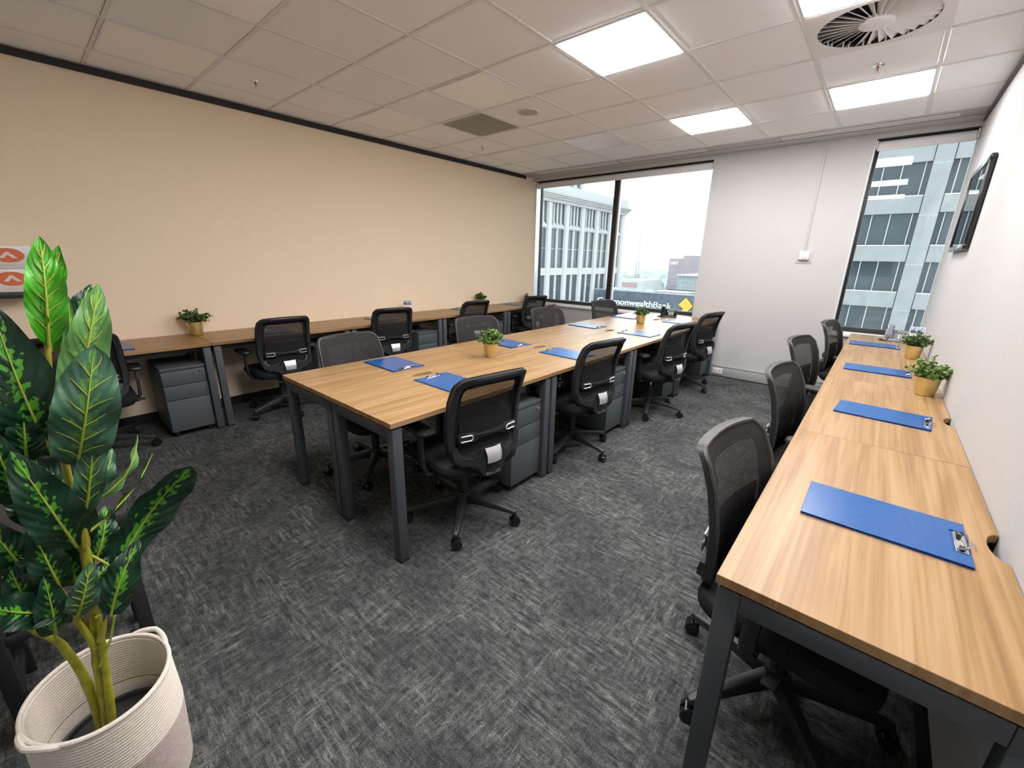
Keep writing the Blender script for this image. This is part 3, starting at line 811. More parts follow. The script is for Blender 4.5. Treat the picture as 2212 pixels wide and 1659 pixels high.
# ---- tent calendars
def make_calendar(label, loc, rz):
    t = thing('desk_calendar', label, 'calendar', loc, rz, 'tent calendars')
    MB().loops([[(-.052, -.045, 0), (.052, -.045, 0), (.052, -.043, 0), (-.052, -.043, 0)], [(-.052, -.006, .17), (.052, -.006, .17), (.052, -.004, .17), (-.052, -.004, .17)]]).build('front_card', M['paper'], t)
    MB().loops([[(-.052, .045, 0), (.052, .045, 0), (.052, .047, 0), (-.052, .047, 0)], [(-.052, -.003, .17), (.052, -.003, .17), (.052, -.001, .17), (-.052, -.001, .17)]]).build('back_card', M['paper'], t)
    pr = noisy(mat('calendar_photo', (.3, .35, .5), .5), 14, (.12, .16, .30), (.62, .68, .80), 0, 4, 'Object', (4, 1, 1))
    fy = lambda z: -.045+.039*z/.17
    def strip(x0, x1, z0, z1): return MB().add([(x0, fy(z0)-.0006, z0), (x1, fy(z0)-.0006, z0), (x1, fy(z1)-.0006, z1), (x0, fy(z1)-.0006, z1)], [(0, 1, 2, 3)])
    strip(-.048, .048, .115, .166).build('photo', pr, t)
    sk = MB()
    rnd = random.Random(5); x = -.048
    while x < .044:
        w_ = rnd.uniform(.005, .010); h_ = rnd.uniform(.008, .028)
        z0, z1 = .115, .115+h_; sk.add([(x, fy(z0)-.001, z0), (x+w_, fy(z0)-.001, z0), (x+w_, fy(z1)-.001, z1), (x, fy(z1)-.001, z1)], [(0, 1, 2, 3)]); x += w_
    sk.build('skyline_print', mat('skyline_ink', (.07, .08, .13), .6), t)
    strip(-.044, -.012, .104, .109).build('heading_line', mat('ink_blue', (.12, .16, .35), .6), t)
    ruled = MB()
    for r in range(6):
        z0 = .088-r*.013; ruled.add([(-.044, fy(z0)-.0008, z0), (.044, fy(z0)-.0008, z0), (.044, fy(z0+.003)-.0008, z0+.003), (-.044, fy(z0+.003)-.0008, z0+.003)], [(0, 1, 2, 3)])
    ruled.build('date_lines', mat('ink_grey', (.5, .5, .55), .6), t)
    MB().box(-.052, .052, -.047, -.043, 0, .010).build('base_stripe', mat('ink_base', (.10, .20, .45), .5), t)
make_calendar('white tent calendar with a blue skyline photo on the wall desk', (-4.47, 3.17, DZ), math.radians(52))
make_calendar('white tent calendar beside the desk phone on right wall desk', (.318, 5.28, DZ), math.radians(8))

# ================================================================== WALL SHELF WITH BOXES (far left)
t = thing('wall_shelf', 'wooden shelf with black front edge on the beige wall at far left', 'shelf', (XL, -.42, 1.135))
MB().box(0, .165, -.60, .50, 0, .012).build('shelf_board', make_wood('shelf_wood', .8), t, bevel=.001)
MB().box(.165, .175, -.60, .50, -.028, .012).build('front_edge', M['trim'], t, bevel=.001)
MB().box(0, .165, -.60, .50, -.028, 0).build('shelf_core', M['trim'], t)
orange = mat('orange_print', (.75, .17, .055), .45)
cart_m = mat('white_carton', (.74, .73, .72), .35)
def text_mesh(s, size, bold=0.0, extrude=.001, spacing=1.0):
    cu = bpy.data.curves.new('t', 'FONT'); cu.body = s; cu.size = size; cu.extrude = extrude; cu.offset = bold; cu.space_character = spacing
    cu.align_x = 'LEFT'; o = bpy.data.objects.new('t', cu); C.objects.link(o)
    dg = bpy.context.evaluated_depsgraph_get(); me = bpy.data.meshes.new_from_object(o.evaluated_get(dg))
    bpy.data.objects.remove(o); bpy.data.curves.remove(cu); return me
def carton(label, z, dy):
    t = thing('carton', label, 'box', (XL+.085, -.155+dy, z), 0, 'stacked white cartons on the shelf')
    MB().box(-.07, .07, -.26, .26, 0, .150).build('carton_body', cart_m, t, bevel=.004)
    X = .0708
    # printed "10" with a chevron inside the nought, left of it a second print that runs out of the picture
    for yc in (.115, -.145):
        el = [(yc+.075*math.cos(a)+.03, .086+.046*math.sin(a)) for a in [2*PI*k/40 for k in range(40)]]
        MB().prism(el, lambda a, b, x: (x, a, b), X, X+.0008).build('printed_nought', orange, t)
        one = [(yc-.105, .040), (yc-.052, .040), (yc-.052, .132), (yc-.078, .132), (yc-.112, .112), (yc-.112, .100), (yc-.088, .106), (yc-.088, .054), (yc-.105, .050)]
        MB().prism(one, lambda a, b, x: (x, a, b), X, X+.0008).build('printed_one', orange, t)
        ch = [(yc-.010, .068), (yc+.022, .108), (yc+.036, .108), (yc+.072, .068), (yc+.050, .068), (yc+.029, .090), (yc+.010, .068)]
        MB().prism(ch, lambda a, b, x: (x, a, b), X+.0008, X+.0014).build('printed_chevron', cart_m, t)
        l1 = MB()
        for r in range(2): l1.add([(X+.0004, yc-.11, .024-r*.009), (X+.0004, yc-.045, .024-r*.009), (X+.0004, yc-.045, .028-r*.009), (X+.0004, yc-.11, .028-r*.009)], [(0, 1, 2, 3)])
        l1.build('fine_print', mat('ink_navy', (.2, .22, .3), .6), t)
        l2 = MB()
        for r in range(2): l2.add([(X+.0004, yc-.02, .024-r*.009), (X+.0004, yc+.10, .024-r*.009), (X+.0004, yc+.10, .0265-r*.009), (X+.0004, yc-.02, .0265-r*.009)], [(0, 1, 2, 3)])
        l2.build('fine_print', mat('ink_pink', (.75, .45, .40), .6), t)
    return t
carton('white carton printed with an orange 10, lower of the two on the shelf', 1.147, .0)
carton('white carton printed with an orange 10, upper of the two on the shelf', 1.298, .012)

# ================================================================== STOOL BEHIND THE PLANT
t = thing('stool', 'black four-legged stool standing behind the big potted plant', 'stool', (-1.855, -.098, 0))
sl = MB().box(-.019, .019, -.019, .019, .01, .60).mesh('leg', M['black'], bevel=.004)
for x in (-.155, .155):
    for y in (-.153, .153):
        l = link('leg', sl, t, (x, y, 0)); MB().box(-.020, .020, -.020, .020, 0, .012).build('foot_cap', M['blackgloss'], l)
for z in (.10, .30):
    for s in (-1, 1):
        MB().box(-.14, .14, s*.153-.010, s*.153+.010, z-.012, z+.012).build('rung', M['black'], t, bevel=.003)
        MB().box(s*.155-.010, s*.155+.010, -.134, .134, z+.028, z+.052).build('rung', M['black'], t, bevel=.003)
MB().prism(rrect(.185, .185, .03, 5), lambda a, b, z: (a, b, z), .60, .635).build('seat', M['black'], t, bevel=.006)

# ================================================================== BIG POTTED PLANT IN A ROPE BASKET
BX, BY = -1.322, -.070
def rope_mat(name, a, b):
    m = mat(name, a, .9, spec=.1)
    nt, p, new, ln = nodes(m)
    tc = new('ShaderNodeTexCoord'); n = new('ShaderNodeTexNoise'); n.inputs['Scale'].default_value = 160; ln(tc.outputs['Object'], n.inputs['Vector'])
    r = ramp(nt, [(.3, a), (.7, b)]); ln(n.outputs[0], r.inputs[0]); ln(r.outputs[0], p.inputs['Base Color'])
    bp = new('ShaderNodeBump'); bp.inputs['Strength'].default_value = .3; bp.inputs['Distance'].default_value = .002; ln(n.outputs[0], bp.inputs['Height']); ln(bp.outputs[0], p.inputs['Normal'])
    return m
cream = rope_mat('cream_cotton_rope', (.66, .60, .52), (.76, .70, .62)); taupe = rope_mat('taupe_cotton_rope', (.40, .335, .30), (.50, .43, .39))
t = thing('rope_basket', 'round cream cotton rope basket with taupe lower band and two handles', 'basket', (BX, BY, 0))
t.scale = (1.0, .90, 1.0)
def coil(z0, z1, r0, r1, m, name, n=64, pitch=.0085):
    rows = int(round((z1-z0)/pitch)); prof_o = []; prof_i = []
    for k in range(rows):
        for q in range(4):
            a = -PI/2+PI*(q+.5)/4; z = z0+pitch*(k+.5)+pitch*.5*math.sin(a); f_ = (z-z0)/(z1-z0); r = r0+(r1-r0)*f_
            prof_o.append((r+.0035*math.cos(a), z)); prof_i.append((r-.0065-.0025*math.cos(a), z))
    MB().lathe([(prof_i[0][0], z0)] + prof_o + list(reversed(prof_i)), n).build(name, m, t, smooth=True)
coil(.0, .205, .148, .160, taupe, 'lower_band'); coil(.205, .352, .160, .155, cream, 'upper_band')
MB().cyl((0, 0, .004), (0, 0, .010), .136, n=48).build('basket_floor', cream, t)
MB().lathe([(.1365, .010), (.1485, .206)], 64).build('inner_lining', cream, t, smooth=True)
ha = math.radians(122)
for s in (0, PI):
    pts = []
    for k in range(15):
        q = -1+2*k/14; a = ha+s+q*.42; r = .155+.016*(1-abs(q))**.8
        pts.append((r*math.cos(a), r*math.sin(a), .352+.012*(1-q*q)))
    MB().tube(pts, .007, 8).build('handle', cream, t, smooth=True)
rimp = [(.155*math.cos(2*PI*k/64), .155*math.sin(2*PI*k/64), .355) for k in range(65)]
MB().tube(rimp, .006, 8, False).build('rim_coil', cream, t, smooth=True)

def leafy(name, dark, lightc):
    m = mat(name, dark, .33, spec=.45)
    nt, p, new, ln = nodes(m)
    uv = new('ShaderNodeUVMap'); sp = new('ShaderNodeSeparateXYZ'); ln(uv.outputs[0], sp.inputs[0])
    def mth(op, a, b=None):
        n = new('ShaderNodeMath'); n.operation = op
        for i, q in enumerate((a, b)):
            if q is None: continue
            if isinstance(q, (int, float)): n.inputs[i].default_value = q
            else: ln(q, n.inputs[i])
        return n.outputs[0]
    ax = mth('ABSOLUTE', mth('SUBTRACT', sp.outputs['X'], .5))
    tc = new('ShaderNodeTexCoord'); nz = new('ShaderNodeTexNoise'); nz.inputs['Scale'].default_value = 60; nz.inputs['Detail'].default_value = 5; ln(tc.outputs['Object'], nz.inputs['Vector'])
    # feathered variegation following the side veins
    ph = mth('SUBTRACT', mth('MULTIPLY', sp.outputs['Y'], 62), mth('MULTIPLY', ax, 34))
    sn = mth('MULTIPLY', mth('SINE', ph), .10)
    edge = mth('ADD', mth('ADD', ax, mth('MULTIPLY', mth('SUBTRACT', nz.outputs[0], .47), .95)), mth('MULTIPLY', sn, .7))
    r = ramp(nt, [(.015, lightc), (.085, lightc), (.125, dark), (1, dark)])
    ln(edge, r.inputs[0]); ln(r.outputs[0], p.inputs['Base Color'])
    p.inputs['Transmission Weight'].default_value = 0.0
    bp = new('ShaderNodeBump'); bp.inputs['Strength'].default_value = .25; bp.inputs['Distance'].default_value = .004; ln(mth('SINE', ph), bp.inputs['Height']); ln(bp.outputs[0], p.inputs['Normal'])
    return m
LM = dict(d=leafy('leaf_dark', (.008, .040, .018), (.09, .36, .03)), m=leafy('leaf_mid', (.045, .125, .070), (.085, .24, .055)), l=leafy('leaf_light', (.10, .25, .065), (.20, .42, .07)), b=leafy('leaf_backlit', (.055, .32, .012), (.13, .42, .02)))  # kind b: light shining through the top leaves is put into the green
rib_m = mat('leaf_midrib', (.36, .45, .05), .5); trunk_m = noisy(mat('plant_stem', (.3, .3, .02), .55), 40, (.25, .24, .015), (.38, .37, .03), .2)
plant = thing('artificial_plant', 'tall leafy green plant with variegated leaves in the rope basket', 'plant', (BX, BY, 0))
PO = Vector((BX, BY, 0))
def P(u, v, X): return at_x(u, v, X)-PO
MB().lathe([(.001, .012), (.105, .012), (.118, .17), (.122, .175), (.122, .185), (.115, .183), (.112, .17), (.001, .165)], 40).build('nursery_pot', M['black'], plant, smooth=True)
def leaf(b, tip, wpx, kind='d', xb=BX, xt=BX, bend=.05, twist=0.0, fold=.25, wave=.010, seed=0, side=0.0, shape=.78):
    rnd = random.Random(seed*31+7)
    p0 = P(*b, xb); p1 = P(*tip, xt)
    L = (p1-p0).length; d = (p1-p0)/L
    view = (EYE-PO-(p0+p1)/2).normalized()
    sd = d.cross(view).normalized()
    sd.rotate(Matrix.Rotation(twist, 3, d)); nn = sd.cross(d).normalized()
    # metres per pixel at the leaf's depth
    mpp = (EYE-PO-(p0+p1)/2).dot(-_f)/F
    hw_ = wpx*mpp*.46
    nu, nv = 10, 22
    ph = rnd.uniform(0, 6)
    def spine(q): return p0 + d*(L*q) + nn*(bend*math.sin(PI*q)) + sd*(side*math.sin(PI*q))
    def fn(u, v):
        s = 2*u-1
        prof = (max(0, v)**.55)*(max(0, 1-v)**shape)*(1.25+1.12*shape)
        prof = min(prof, 1.15)
        wv = wave*math.sin(v*17+ph+(0 if s > 0 else 1.3))*abs(s)**1.5*min(1, 4*v*(1-v)+.2)
        return spine(v) + sd*(s*hw_*prof*(1-.10*abs(fold))) + nn*(fold*hw_*prof*(s*s) + wv - .002)
    m = MB(); m.grid(fn, nu, nv)
    me = bpy.data.meshes.new('leaf'); me.from_pydata([tuple(p) for p in m.v], [], m.f); me.update()
    uvl = me.uv_layers.new(name='UVMap')
    for lp in me.loops:
        i = lp.vertex_index; uvl.data[lp.index].uv = ((i % (nu+1))/nu, (i//(nu+1))/nv)
    me.materials.append(LM[kind]); me.shade_smooth()
    o = link('leaf', me, plant)
    rb = MB(); pts = [spine(q/14)+nn*.001 for q in range(0, 14)]
    rb.tube(pts, [.0034*(1-q/16) for q in range(14)], 6)
    if wpx > 45 and kind != 'd':
        for q in range(1, 7):
            for s in (-1, 1):
                v = (q+(.25 if s > 0 else 0))/7.6; a = fn(.5, v)+nn*.0015; vv = min(.97, v+.11)
                e = fn(.5+s*.5*rnd.uniform(.50, .78), vv)+nn*.0022; mid_ = fn(.5+s*.17, v+.062)+nn*.003
                rb.tube([a, mid_, e], [.0016, .0013, .0006], 4)
    rb.build('midrib', rib_m, o, smooth=True)
def stem(pts, r0, r1, knots=True):
    ps = [P(*p[:2], p[2]) for p in pts]
    path = []
    for i in range(len(ps)-1):
        a = ps[max(i-1, 0)]; b = ps[i]; c = ps[i+1]; d = ps[min(i+2, len(ps)-1)]
        for k in range(6):
            q = k/6; path.append(.5*((2*b)+(c-a)*q+(2*a-5*b+4*c-d)*q*q+(3*b-a-3*c+d)*q**3))
    path.append(ps[-1]); n = len(path)
    MB().tube(path, [(r0+(r1-r0)*i/(n-1))*(1+.13*(i % 6 == 0)) for i in range(n)], 10).build('stem', trunk_m, plant, smooth=True)
X0 = BX
stem([(232, 1585, X0), (232, 1540, X0), (212, 1430, X0), (200, 1300, X0+.01), (186, 1200, X0), (170, 1130, X0), (152, 1050, X0), (138, 990, X0), (112, 870, X0), (103, 745, X0-.01)], .013, .005)
stem([(222, 1575, X0-.02), (190, 1480, X0-.02), (135, 1395, X0-.03), (80, 1365, X0-.04), (30, 1340, X0-.05)], .012, .005)
stem([(244, 1580, X0+.015), (236, 1500, X0+.015), (222, 1400, X0+.02), (212, 1330, X0+.03)], .010, .006)
stem([(216, 1400, X0), (165, 1335, X0), (120, 1260, X0-.03), (75, 1130, X0-.05), (45, 1030, X0-.06)], .010, .006)
stem([(196, 1300, X0), (178, 1180, X0), (168, 1100, X0+.02), (166, 1010, X0+.03)], .007, .004)
# sheaths
for a, b, x in (((208, 1322), (246, 1252), X0+.02), ((190, 1310), (165, 1318), X0+.02), ((216, 1385), (231, 1330), X0+.03), ((186, 1180), (180, 1110), X0+.02), ((205, 1400), (172, 1340), X0+.02), ((150, 1420), (110, 1360), X0-.02)):
    p0, p1 = P(*a, x), P(*b, x+.01)
    MB().tube([p0, p0*.55+p1*.45, p1], [.008, .007, .0012], 8).build('sheath', trunk_m, plant, smooth=True)
# petiole helper leaves: (base, tip, width px, kind, x-base, x-tip, ...)
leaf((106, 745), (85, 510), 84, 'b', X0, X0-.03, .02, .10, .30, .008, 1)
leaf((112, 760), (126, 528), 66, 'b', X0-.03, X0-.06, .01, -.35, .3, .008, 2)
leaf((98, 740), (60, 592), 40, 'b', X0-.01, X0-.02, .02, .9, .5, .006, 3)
leaf((148, 905), (213, 612), 98, 'l', X0, X0-.02, .03, .15, .22, .008, 4)
leaf((160, 760), (196, 612), 54, 'd', X0-.08, X0-.12, .02, -.3, .3, .008, 5)
leaf((140, 860), (148, 640), 40, 'l', X0-.05, X0-.06, .02, .2, .4, .008, 25)
leaf((166, 1010), (204, 745), 134, 'm', X0+.03, X0+.08, .05, .05, .12, .014, 6, shape=.58)
leaf((114, 985), (-22, 655), 150, 'd', X0-.05, X0-.04, .05, -.1, .18, .012, 7)
leaf((184, 1110), (203, 905), 66, 'm', X0+.02, X0+.03, .03, .1, .2, .008, 8)
leaf((188, 1095), (298, 938), 34, 'l', X0+.01, X0-.03, .03, 1.0, .4, .006, 9)
leaf((190, 1150), (334, 966), 17, 'd', X0+.01, X0-.05, .02, 1.2, .4, .006, 10)
leaf((200, 1080), (243, 968), 40, 'm', X0-.06, X0-.09, .02, .3, .3, .006, 11)
leaf((246, 1235), (414, 1008), 104, 'd', X0+.02, X0+.10, -.04, .35, .35, .010, 12, shape=.5)
leaf((240, 1330), (300, 1165), 84, 'd', X0+.05, X0+.02, .03, -.2, .25, .008, 13)
leaf((168, 1330), (196, 1215), 66, 'm', X0+.06, X0+.08, .02, .1, .25, .006, 14)
leaf((140, 1322), (-20, 1312), 96, 'd', X0+.02, X0+.08, -.02, .35, .2, .010, 15, shape=.45)
leaf((166, 1182), (22, 975), 118, 'd', X0+.01, X0+.07, .03, .0, .2, .010, 16)
leaf((58, 1000), (48, 868), 76, 'd', X0-.04, X0-.02, .02, .0, .2, .008, 17)
leaf((28, 980), (-18, 800), 90, 'd', X0-.06, X0-.02, .02, .2, .2, .008, 18)
leaf((40, 1090), (-30, 925), 90, 'd', X0-.02, X0+.05, .02, .1, .2, .008, 19)
leaf((132, 1275), (62, 1130), 78, 'd', X0-.01, X0+.02, .02, .0, .2, .008, 20)
leaf((60, 1240), (-40, 1120), 90, 'd', X0-.04, X0-.02, .02, .0, .2, .008, 21)
leaf((178, 1300), (250, 1205), 70, 'd', X0-.02, X0-.06, .02, -.3, .2, .008, 22)
leaf((120, 1370), (95, 1245), 74, 'd', X0, X0+.03, .02, .1, .2, .008, 23)
leaf((172, 1190), (140, 1010), 92, 'd', X0-.03, X0-.05, .02, .0, .2, .008, 24)
leaf((205, 1215), (228, 1090), 66, 'd', X0-.03, X0-.07, .02, .3, .2, .008, 26)
leaf((110, 900), (20, 760), 80, 'd', X0-.08, X0-.12, .02, .0, .2, .008, 27)
leaf((60, 960), (10, 700), 95, 'd', X0-.10, X0-.12, .02, .0, .2, .008, 28)
leaf((150, 1120), (70, 985), 90, 'd', X0-.06, X0-.08, .02, .1, .2, .009, 31)
leaf((90, 1130), (15, 1040), 80, 'd', X0-.07, X0-.07, .02, .0, .2, .009, 32)
leaf((120, 1240), (30, 1200), 84, 'd', X0-.05, X0-.02, .02, .2, .2, .009, 33)
leaf((170, 1265), (110, 1120), 80, 'd', X0-.05, X0-.06, .02, -.1, .2, .009, 34)
leaf((215, 1290), (262, 1170), 62, 'd', X0-.05, X0-.09, .02, .2, .25, .008, 35)
leaf((70, 1330), (20, 1225), 84, 'd', X0-.04, X0, .02, .0, .2, .009, 36)
leaf((135, 960), (60, 830), 92, 'd', X0-.09, X0-.12, .02, .1, .2, .009, 37)
# thin petioles of the two low right leaves
for a, b in (((216, 1440), (248, 1330)), ((198, 1200), (246, 1232))):
    MB().tube([P(*a, X0+.02), P((a[0]+b[0])/2+6, (a[1]+b[1])/2, X0+.03), P(*b, X0+.04)], .003, 6).build('petiole', rib_m, plant, smooth=True)

# ================================================================== OUTSIDE
stone = noisy(mat('pale_stone', (.5, .48, .46), .8), 1.5, (.27, .255, .25), (.31, .295, .285))
stone2 = mat('pale_stone_trim', (.33, .318, .31), .8)
def facade_glass(name, col, rough=.08): return mat(name, col, rough, spec=.22)
fg = facade_glass('tower_glass', (.045, .055, .068)); fg2 = facade_glass('office_glass', (.022, .027, .032), .05)
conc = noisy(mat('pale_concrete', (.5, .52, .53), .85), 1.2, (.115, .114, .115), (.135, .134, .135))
# ---- stone tower on the left: facade plane x=-30
SX = -30.0
t = thing('stone_office_tower', 'pale stone office tower with tall paired windows and cornice outside', 'building', (SX, 44.5, 0))
def sbox(name, m, x0, x1, y0, y1, z0, z1, par=None): return MB().box(x0-SX, x1-SX, y0-44.5, y1-44.5, z0, z1).build(name, m, par or t)
YB = 59.1
sbox('core', stone, SX-22, SX-.5, 30, YB-.2, -45, 8.2)
sbox('recessed_glass', fg, SX-.5, SX-.22, 30, YB-.2, -45, 7.6)
for k in range(-3, 5):
    y = 44.55+3.52*k
    if y+3.5 > YB+1: continue
    sbox('pilaster', stone2, SX-.5, SX+.12, y-.34, y+.30, -45, 7.6)
    sbox('mullion_pier', stone2, SX-.5, SX-.05, y+1.60, y+1.86, -45, 5.2)
    for q in range(3): sbox('slit_fin', stone2, SX-.5, SX-.06, y+.83+q*.72, y+1.00+q*.72, 5.0, 7.6)
    for q in range(4):
        yy = y+.55+q*.72; x_ = SX-SX
        MB().prism([(0, 5.5), (.38, 4.95), (0, 4.95)], lambda a, b, yv: (a-.22, yv, b), yy-44.5-.25, yy-44.5+.05).build('slit_sill', stone2, t)
    sbox('frieze', stone, SX-.5, SX-.02, y+.30, y+3.18, 4.83, 5.25)
    for z0 in (-.39, -7.9, -15.4, -22.9):
        sbox('spandrel', stone2, SX-.5, SX+.0, y+.30, y+3.18, z0, z0+.83)
    for z0 in (2.6, -4.4, -11.9): sbox('transom', mat('transom', (.25, .27, .28), .5) if k == -3 and z0 == 2.6 else bpy.data.materials['transom'], SX-.22, SX-.18, y+.30, y+3.18, z0, z0+.07)
sbox('end_pier', stone2, SX-.5, SX+.12, YB-.75, YB, -45, 7.6)
for z0, z1, o in ((7.6, 7.95, .25), (7.95, 8.15, .45), (8.15, 8.35, .60), (8.35, 8.55, .75), (8.55, 9.5, .30)): sbox('cornice_course', stone2 if z0 > 8.5 else stone, SX-22, SX+o, 30, YB+o, z0, z1)
sbox('setback_block', stone, SX-22, SX-3, 26, 52.6, 9.5, 40)
for k in range(9):
    y = 37.0+k*1.7
    sbox('setback_slit', fg, SX-3.02, SX-2.95, y, y+.75, 10.6, 26)
    sbox('setback_fin', stone2, SX-3, SX-2.7, y+.85, y+1.45, 10.2, 27)
for k in range(3): sbox('setback_window', fg, SX-3.02, SX-2.94, 33.0+k*1.3, 33.8+k*1.3, 10.2, 12.2)
# ---- bank building with sign, parapet facing us at y=52
dk = noisy(mat('dark_slate_cladding', (.08, .10, .13), .6), 3, (.034, .042, .056), (.062, .074, .092), 0, 4, 'Object', (1, 1, .3))
t = thing('bank_building', 'dark slate parapet of a lower building with white bank lettering', 'building', (-22, 52, 0))
MB().box(-7.8, 9, 0, .6, -45, -2.42).build('parapet_wall', dk, t)
MB().box(-7.9, 9, -.06, .7, -2.42, -2.30).build('coping', mat('slate_coping', (.16, .18, .21), .6), t)
MB().box(-7.8, 9, .6, 40, -45, -4.6).build('roof_slab', noisy(mat('roof_grey', (.2, .22, .24), .9), 1, (.15, .17, .19), (.22, .24, .26)), t)
MB().box(-7.8, 10, 26, 26.6, -4.6, -3.4).build('far_parapet', dk, t)
jm = mat('cladding_joint', (.03, .04, .055), .7)
for k in range(8): MB().box(-7.0+k*1.9, -6.97+k*1.9, -.012, 0, -45, -2.45).build('panel_joint', jm, t)
for z in (-3.15, -4.35): MB().box(-7.8, 9, -.012, 0, z, z+.025).build('panel_joint', jm, t)
signw = mat('sign_white', (.55, .55, .545), .5)
def sign(s, x0, x1, z, size, bold, ex=.10):
    me = text_mesh(s, size, bold, ex); me.name = 'lettering'
    xs = [v.co.x for v in me.vertices]; a, b = min(xs), max(xs); k = (x1-x0)/(b-a)
    for v in me.vertices:
        x, y, zz = v.co; v.co = (x0+(x-a)*k, -.13-zz, z+y)
    me.materials.append(signw); return me
o = tag(link('sign_lettering', sign('Commonwealth', -7.25, .62, -4.12, 1.02, .012)), 'bold white word Commonwealth mounted on the dark parapet outside', 'sign'); o.location = (-22, 52, 0)
o = tag(link('sign_lettering', sign('Bank', .74, 2.98, -4.12, 1.02, -.004)), 'thin white word Bank mounted on the dark parapet outside', 'sign'); o.location = (-22, 52, 0)
ym = mat('sign_yellow', (.50, .24, .008), .5)
dp = [(4.66, -2.70), (5.48, -3.62), (4.45, -4.80), (4.10, -4.80), (4.62, -3.66), (3.86, -3.62)]
o = tag(MB().prism([(4.62, -2.66), (5.50, -3.58), (4.30, -4.95), (3.55, -4.95), (4.45, -3.98), (3.80, -3.52)], lambda a, b, q: (a, q, b), -.2, -.02).build('bank_emblem', ym), 'yellow angular emblem beside the bank lettering outside', 'sign'); o.location = (-22, 52, 0)
whit = mat('roof_white', (.26, .265, .265), .6)
for k, (x0, x1, y0, y1, z1, lab) in enumerate(((-3.5, 1.6, 9, 13, -2.75, 'white flat air handling unit on the bank roof, left one'), (2.6, 8.0, 5, 9, -2.85, 'white flat air handling unit on the bank roof, right one'), (3.0, 9.0, 15, 20, -2.2, 'white flat air handling unit at the back of the bank roof'))):
    t = thing('roof_unit', lab, 'roof equipment', (-22+(x0+x1)/2, 52+(y0+y1)/2, -4.6), 0, 'white units on the bank roof')
    h, d = (x1-x0)/2, (y1-y0)/2
    MB().box(-h, h, -d, d, z1+4.6-.25, z1+4.6).build('hood', whit, t)
    n_ = 7
    for q in range(n_): x = -h+.3+q*(2*h-.6)/(n_-1); MB().box(x-.06, x+.06, -d+.05, -d+.15, 0, z1+4.6-.25).build('post', whit, t)
    MB().box(-h+.4, h-.4, -d+.5, d-.5, 0, z1+4.6-.3).build('casing', mat('unit_grey_%d' % k, (.22, .25, .28), .7), t)
for q, (x, y) in enumerate(((-6.3, 3.0), (-1.8, 4.0))):
    t = thing('satellite_dish', 'pale satellite dish on the bank roof, ' + ('left one by the tower' if q == 0 else 'right one by the white unit'), 'satellite dish', (-22+x, 52+y, -4.6), 0, 'dishes on the bank roof')
    MB().cyl((0, 0, 0), (0, 0, 1.6), .06, n=10).build('mast', whit, t)
    d = MB().lathe([(.001, 0), (.3, .03), (.55, .10), (.75, .20), (.74, .215), (.54, .115), (.3, .045), (.001, .015)], 28).build('dish', mat('dish_grey_%d' % q, (.45, .50, .54), .5), t, smooth=True)
    d.location = (0, 0, 1.7); d.rotation_euler = (math.radians(60), 0, math.radians(35))
# ---- concrete office block opposite the narrow window: y=45
t = thing('concrete_office_block', 'pale concrete office block with bands of dark windows outside narrow window', 'building', (0, 45, 0))
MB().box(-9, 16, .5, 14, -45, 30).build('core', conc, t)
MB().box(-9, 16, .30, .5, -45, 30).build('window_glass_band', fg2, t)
mw = mat('office_mullion', (.20, .22, .23), .5)
for cx0, cx1 in ((.90, 2.02), (-6.5, -5.4), (8.2, 9.3)):
    MB().box(cx0+.05, cx1-.05, -.15, .5, -45, 30).build('column', conc, t)
    for z in (-5.4, -1.9, 1.55, 5.05, 8.55, 12.0): MB().box(cx0+.05, cx1-.05, -.156, -.14, z, z+.03).build('joint', mw, t)
for z in (-12.19, -8.70, -5.21, -1.73, 1.76, 5.25, 8.74, 12.23):
    for x0, x1 in ((-5.35, .90), (2.02, 8.15), (9.35, 15.9), (-9, -6.55)):
        MB().box(x0, x1, -.08, .30, z, z+1.17).build('spandrel', conc, t)
        MB().box(x0, x1, -.10, .30, z+1.17, z+1.23).build('sill', stone2, t)
    for x in (-4.9, -3.95, -2.85, -1.75, -.65, .60, 2.35, 3.45, 4.5):
        MB().box(x-.03, x+.03, .18, .30, z+1.2, z+3.49).build('mullion', mw, t)
# ---- far things
def far_box(name, label, cat, u0, u1, v0, v1, Y, d, m, group=None):
    a, b = at_y(u0, v0, Y), at_y(u1, v1, Y)
    t = thing(name, label, cat, ((a.x+b.x)/2, Y, 0), 0, group)
    h = abs(b.x-a.x)/2; zt = max(a.z, b.z)
    MB().box(-h, h, 0, d, -45, zt).build('wall', m, t)
    return t, h, zt
pink = noisy(mat('pink_granite', (.42, .27, .25), .8), .2, (.17, .115, .12), (.19, .135, .14))
t, h, zt = far_box('pink_office_tower', 'far pink office tower with white rooftop letters', 'building', 1447, 1476, 558, 562, 300, 40, pink)
hx = at_y(1472, 600, 300).x; hx2 = at_y(1530, 600, 300).x; cx = t.location.x
zb = at_y(1480, 552, 300).z
MB().box(hx-cx, hx2-cx, -1, 36, -45, zb).build('taller_wing', pink, t)
dw = mat('far_window', (.08, .10, .15), .3)
wme = MB().box(-.45, .45, -.06, 0, -.6, .6).mesh('window', dw)
for r in range(9):
    for c in range(5): link('window', wme, t, (-h+1.1+c*(2*h-3.0)/4, 0, zt-6.2-r*2.4))
    for c in range(7): link('window', wme, t, (hx-cx+1.6+c*1.9, -1, zb-7.2-r*2.4))
for c in range(4): MB().box(hx-cx+4.5+c*1.9, hx-cx+5.3+c*1.9, -1.1, -1, zb-5.6, zb-3.0).build('arched_window', dw, t)
me = text_mesh('HWT', 2.9, .04, .15, 1.0); me.name = 'lettering'
for v in me.vertices: x, y, z = v.co; v.co = (x*.75, -.6-z, y)
me.materials.append(signw)
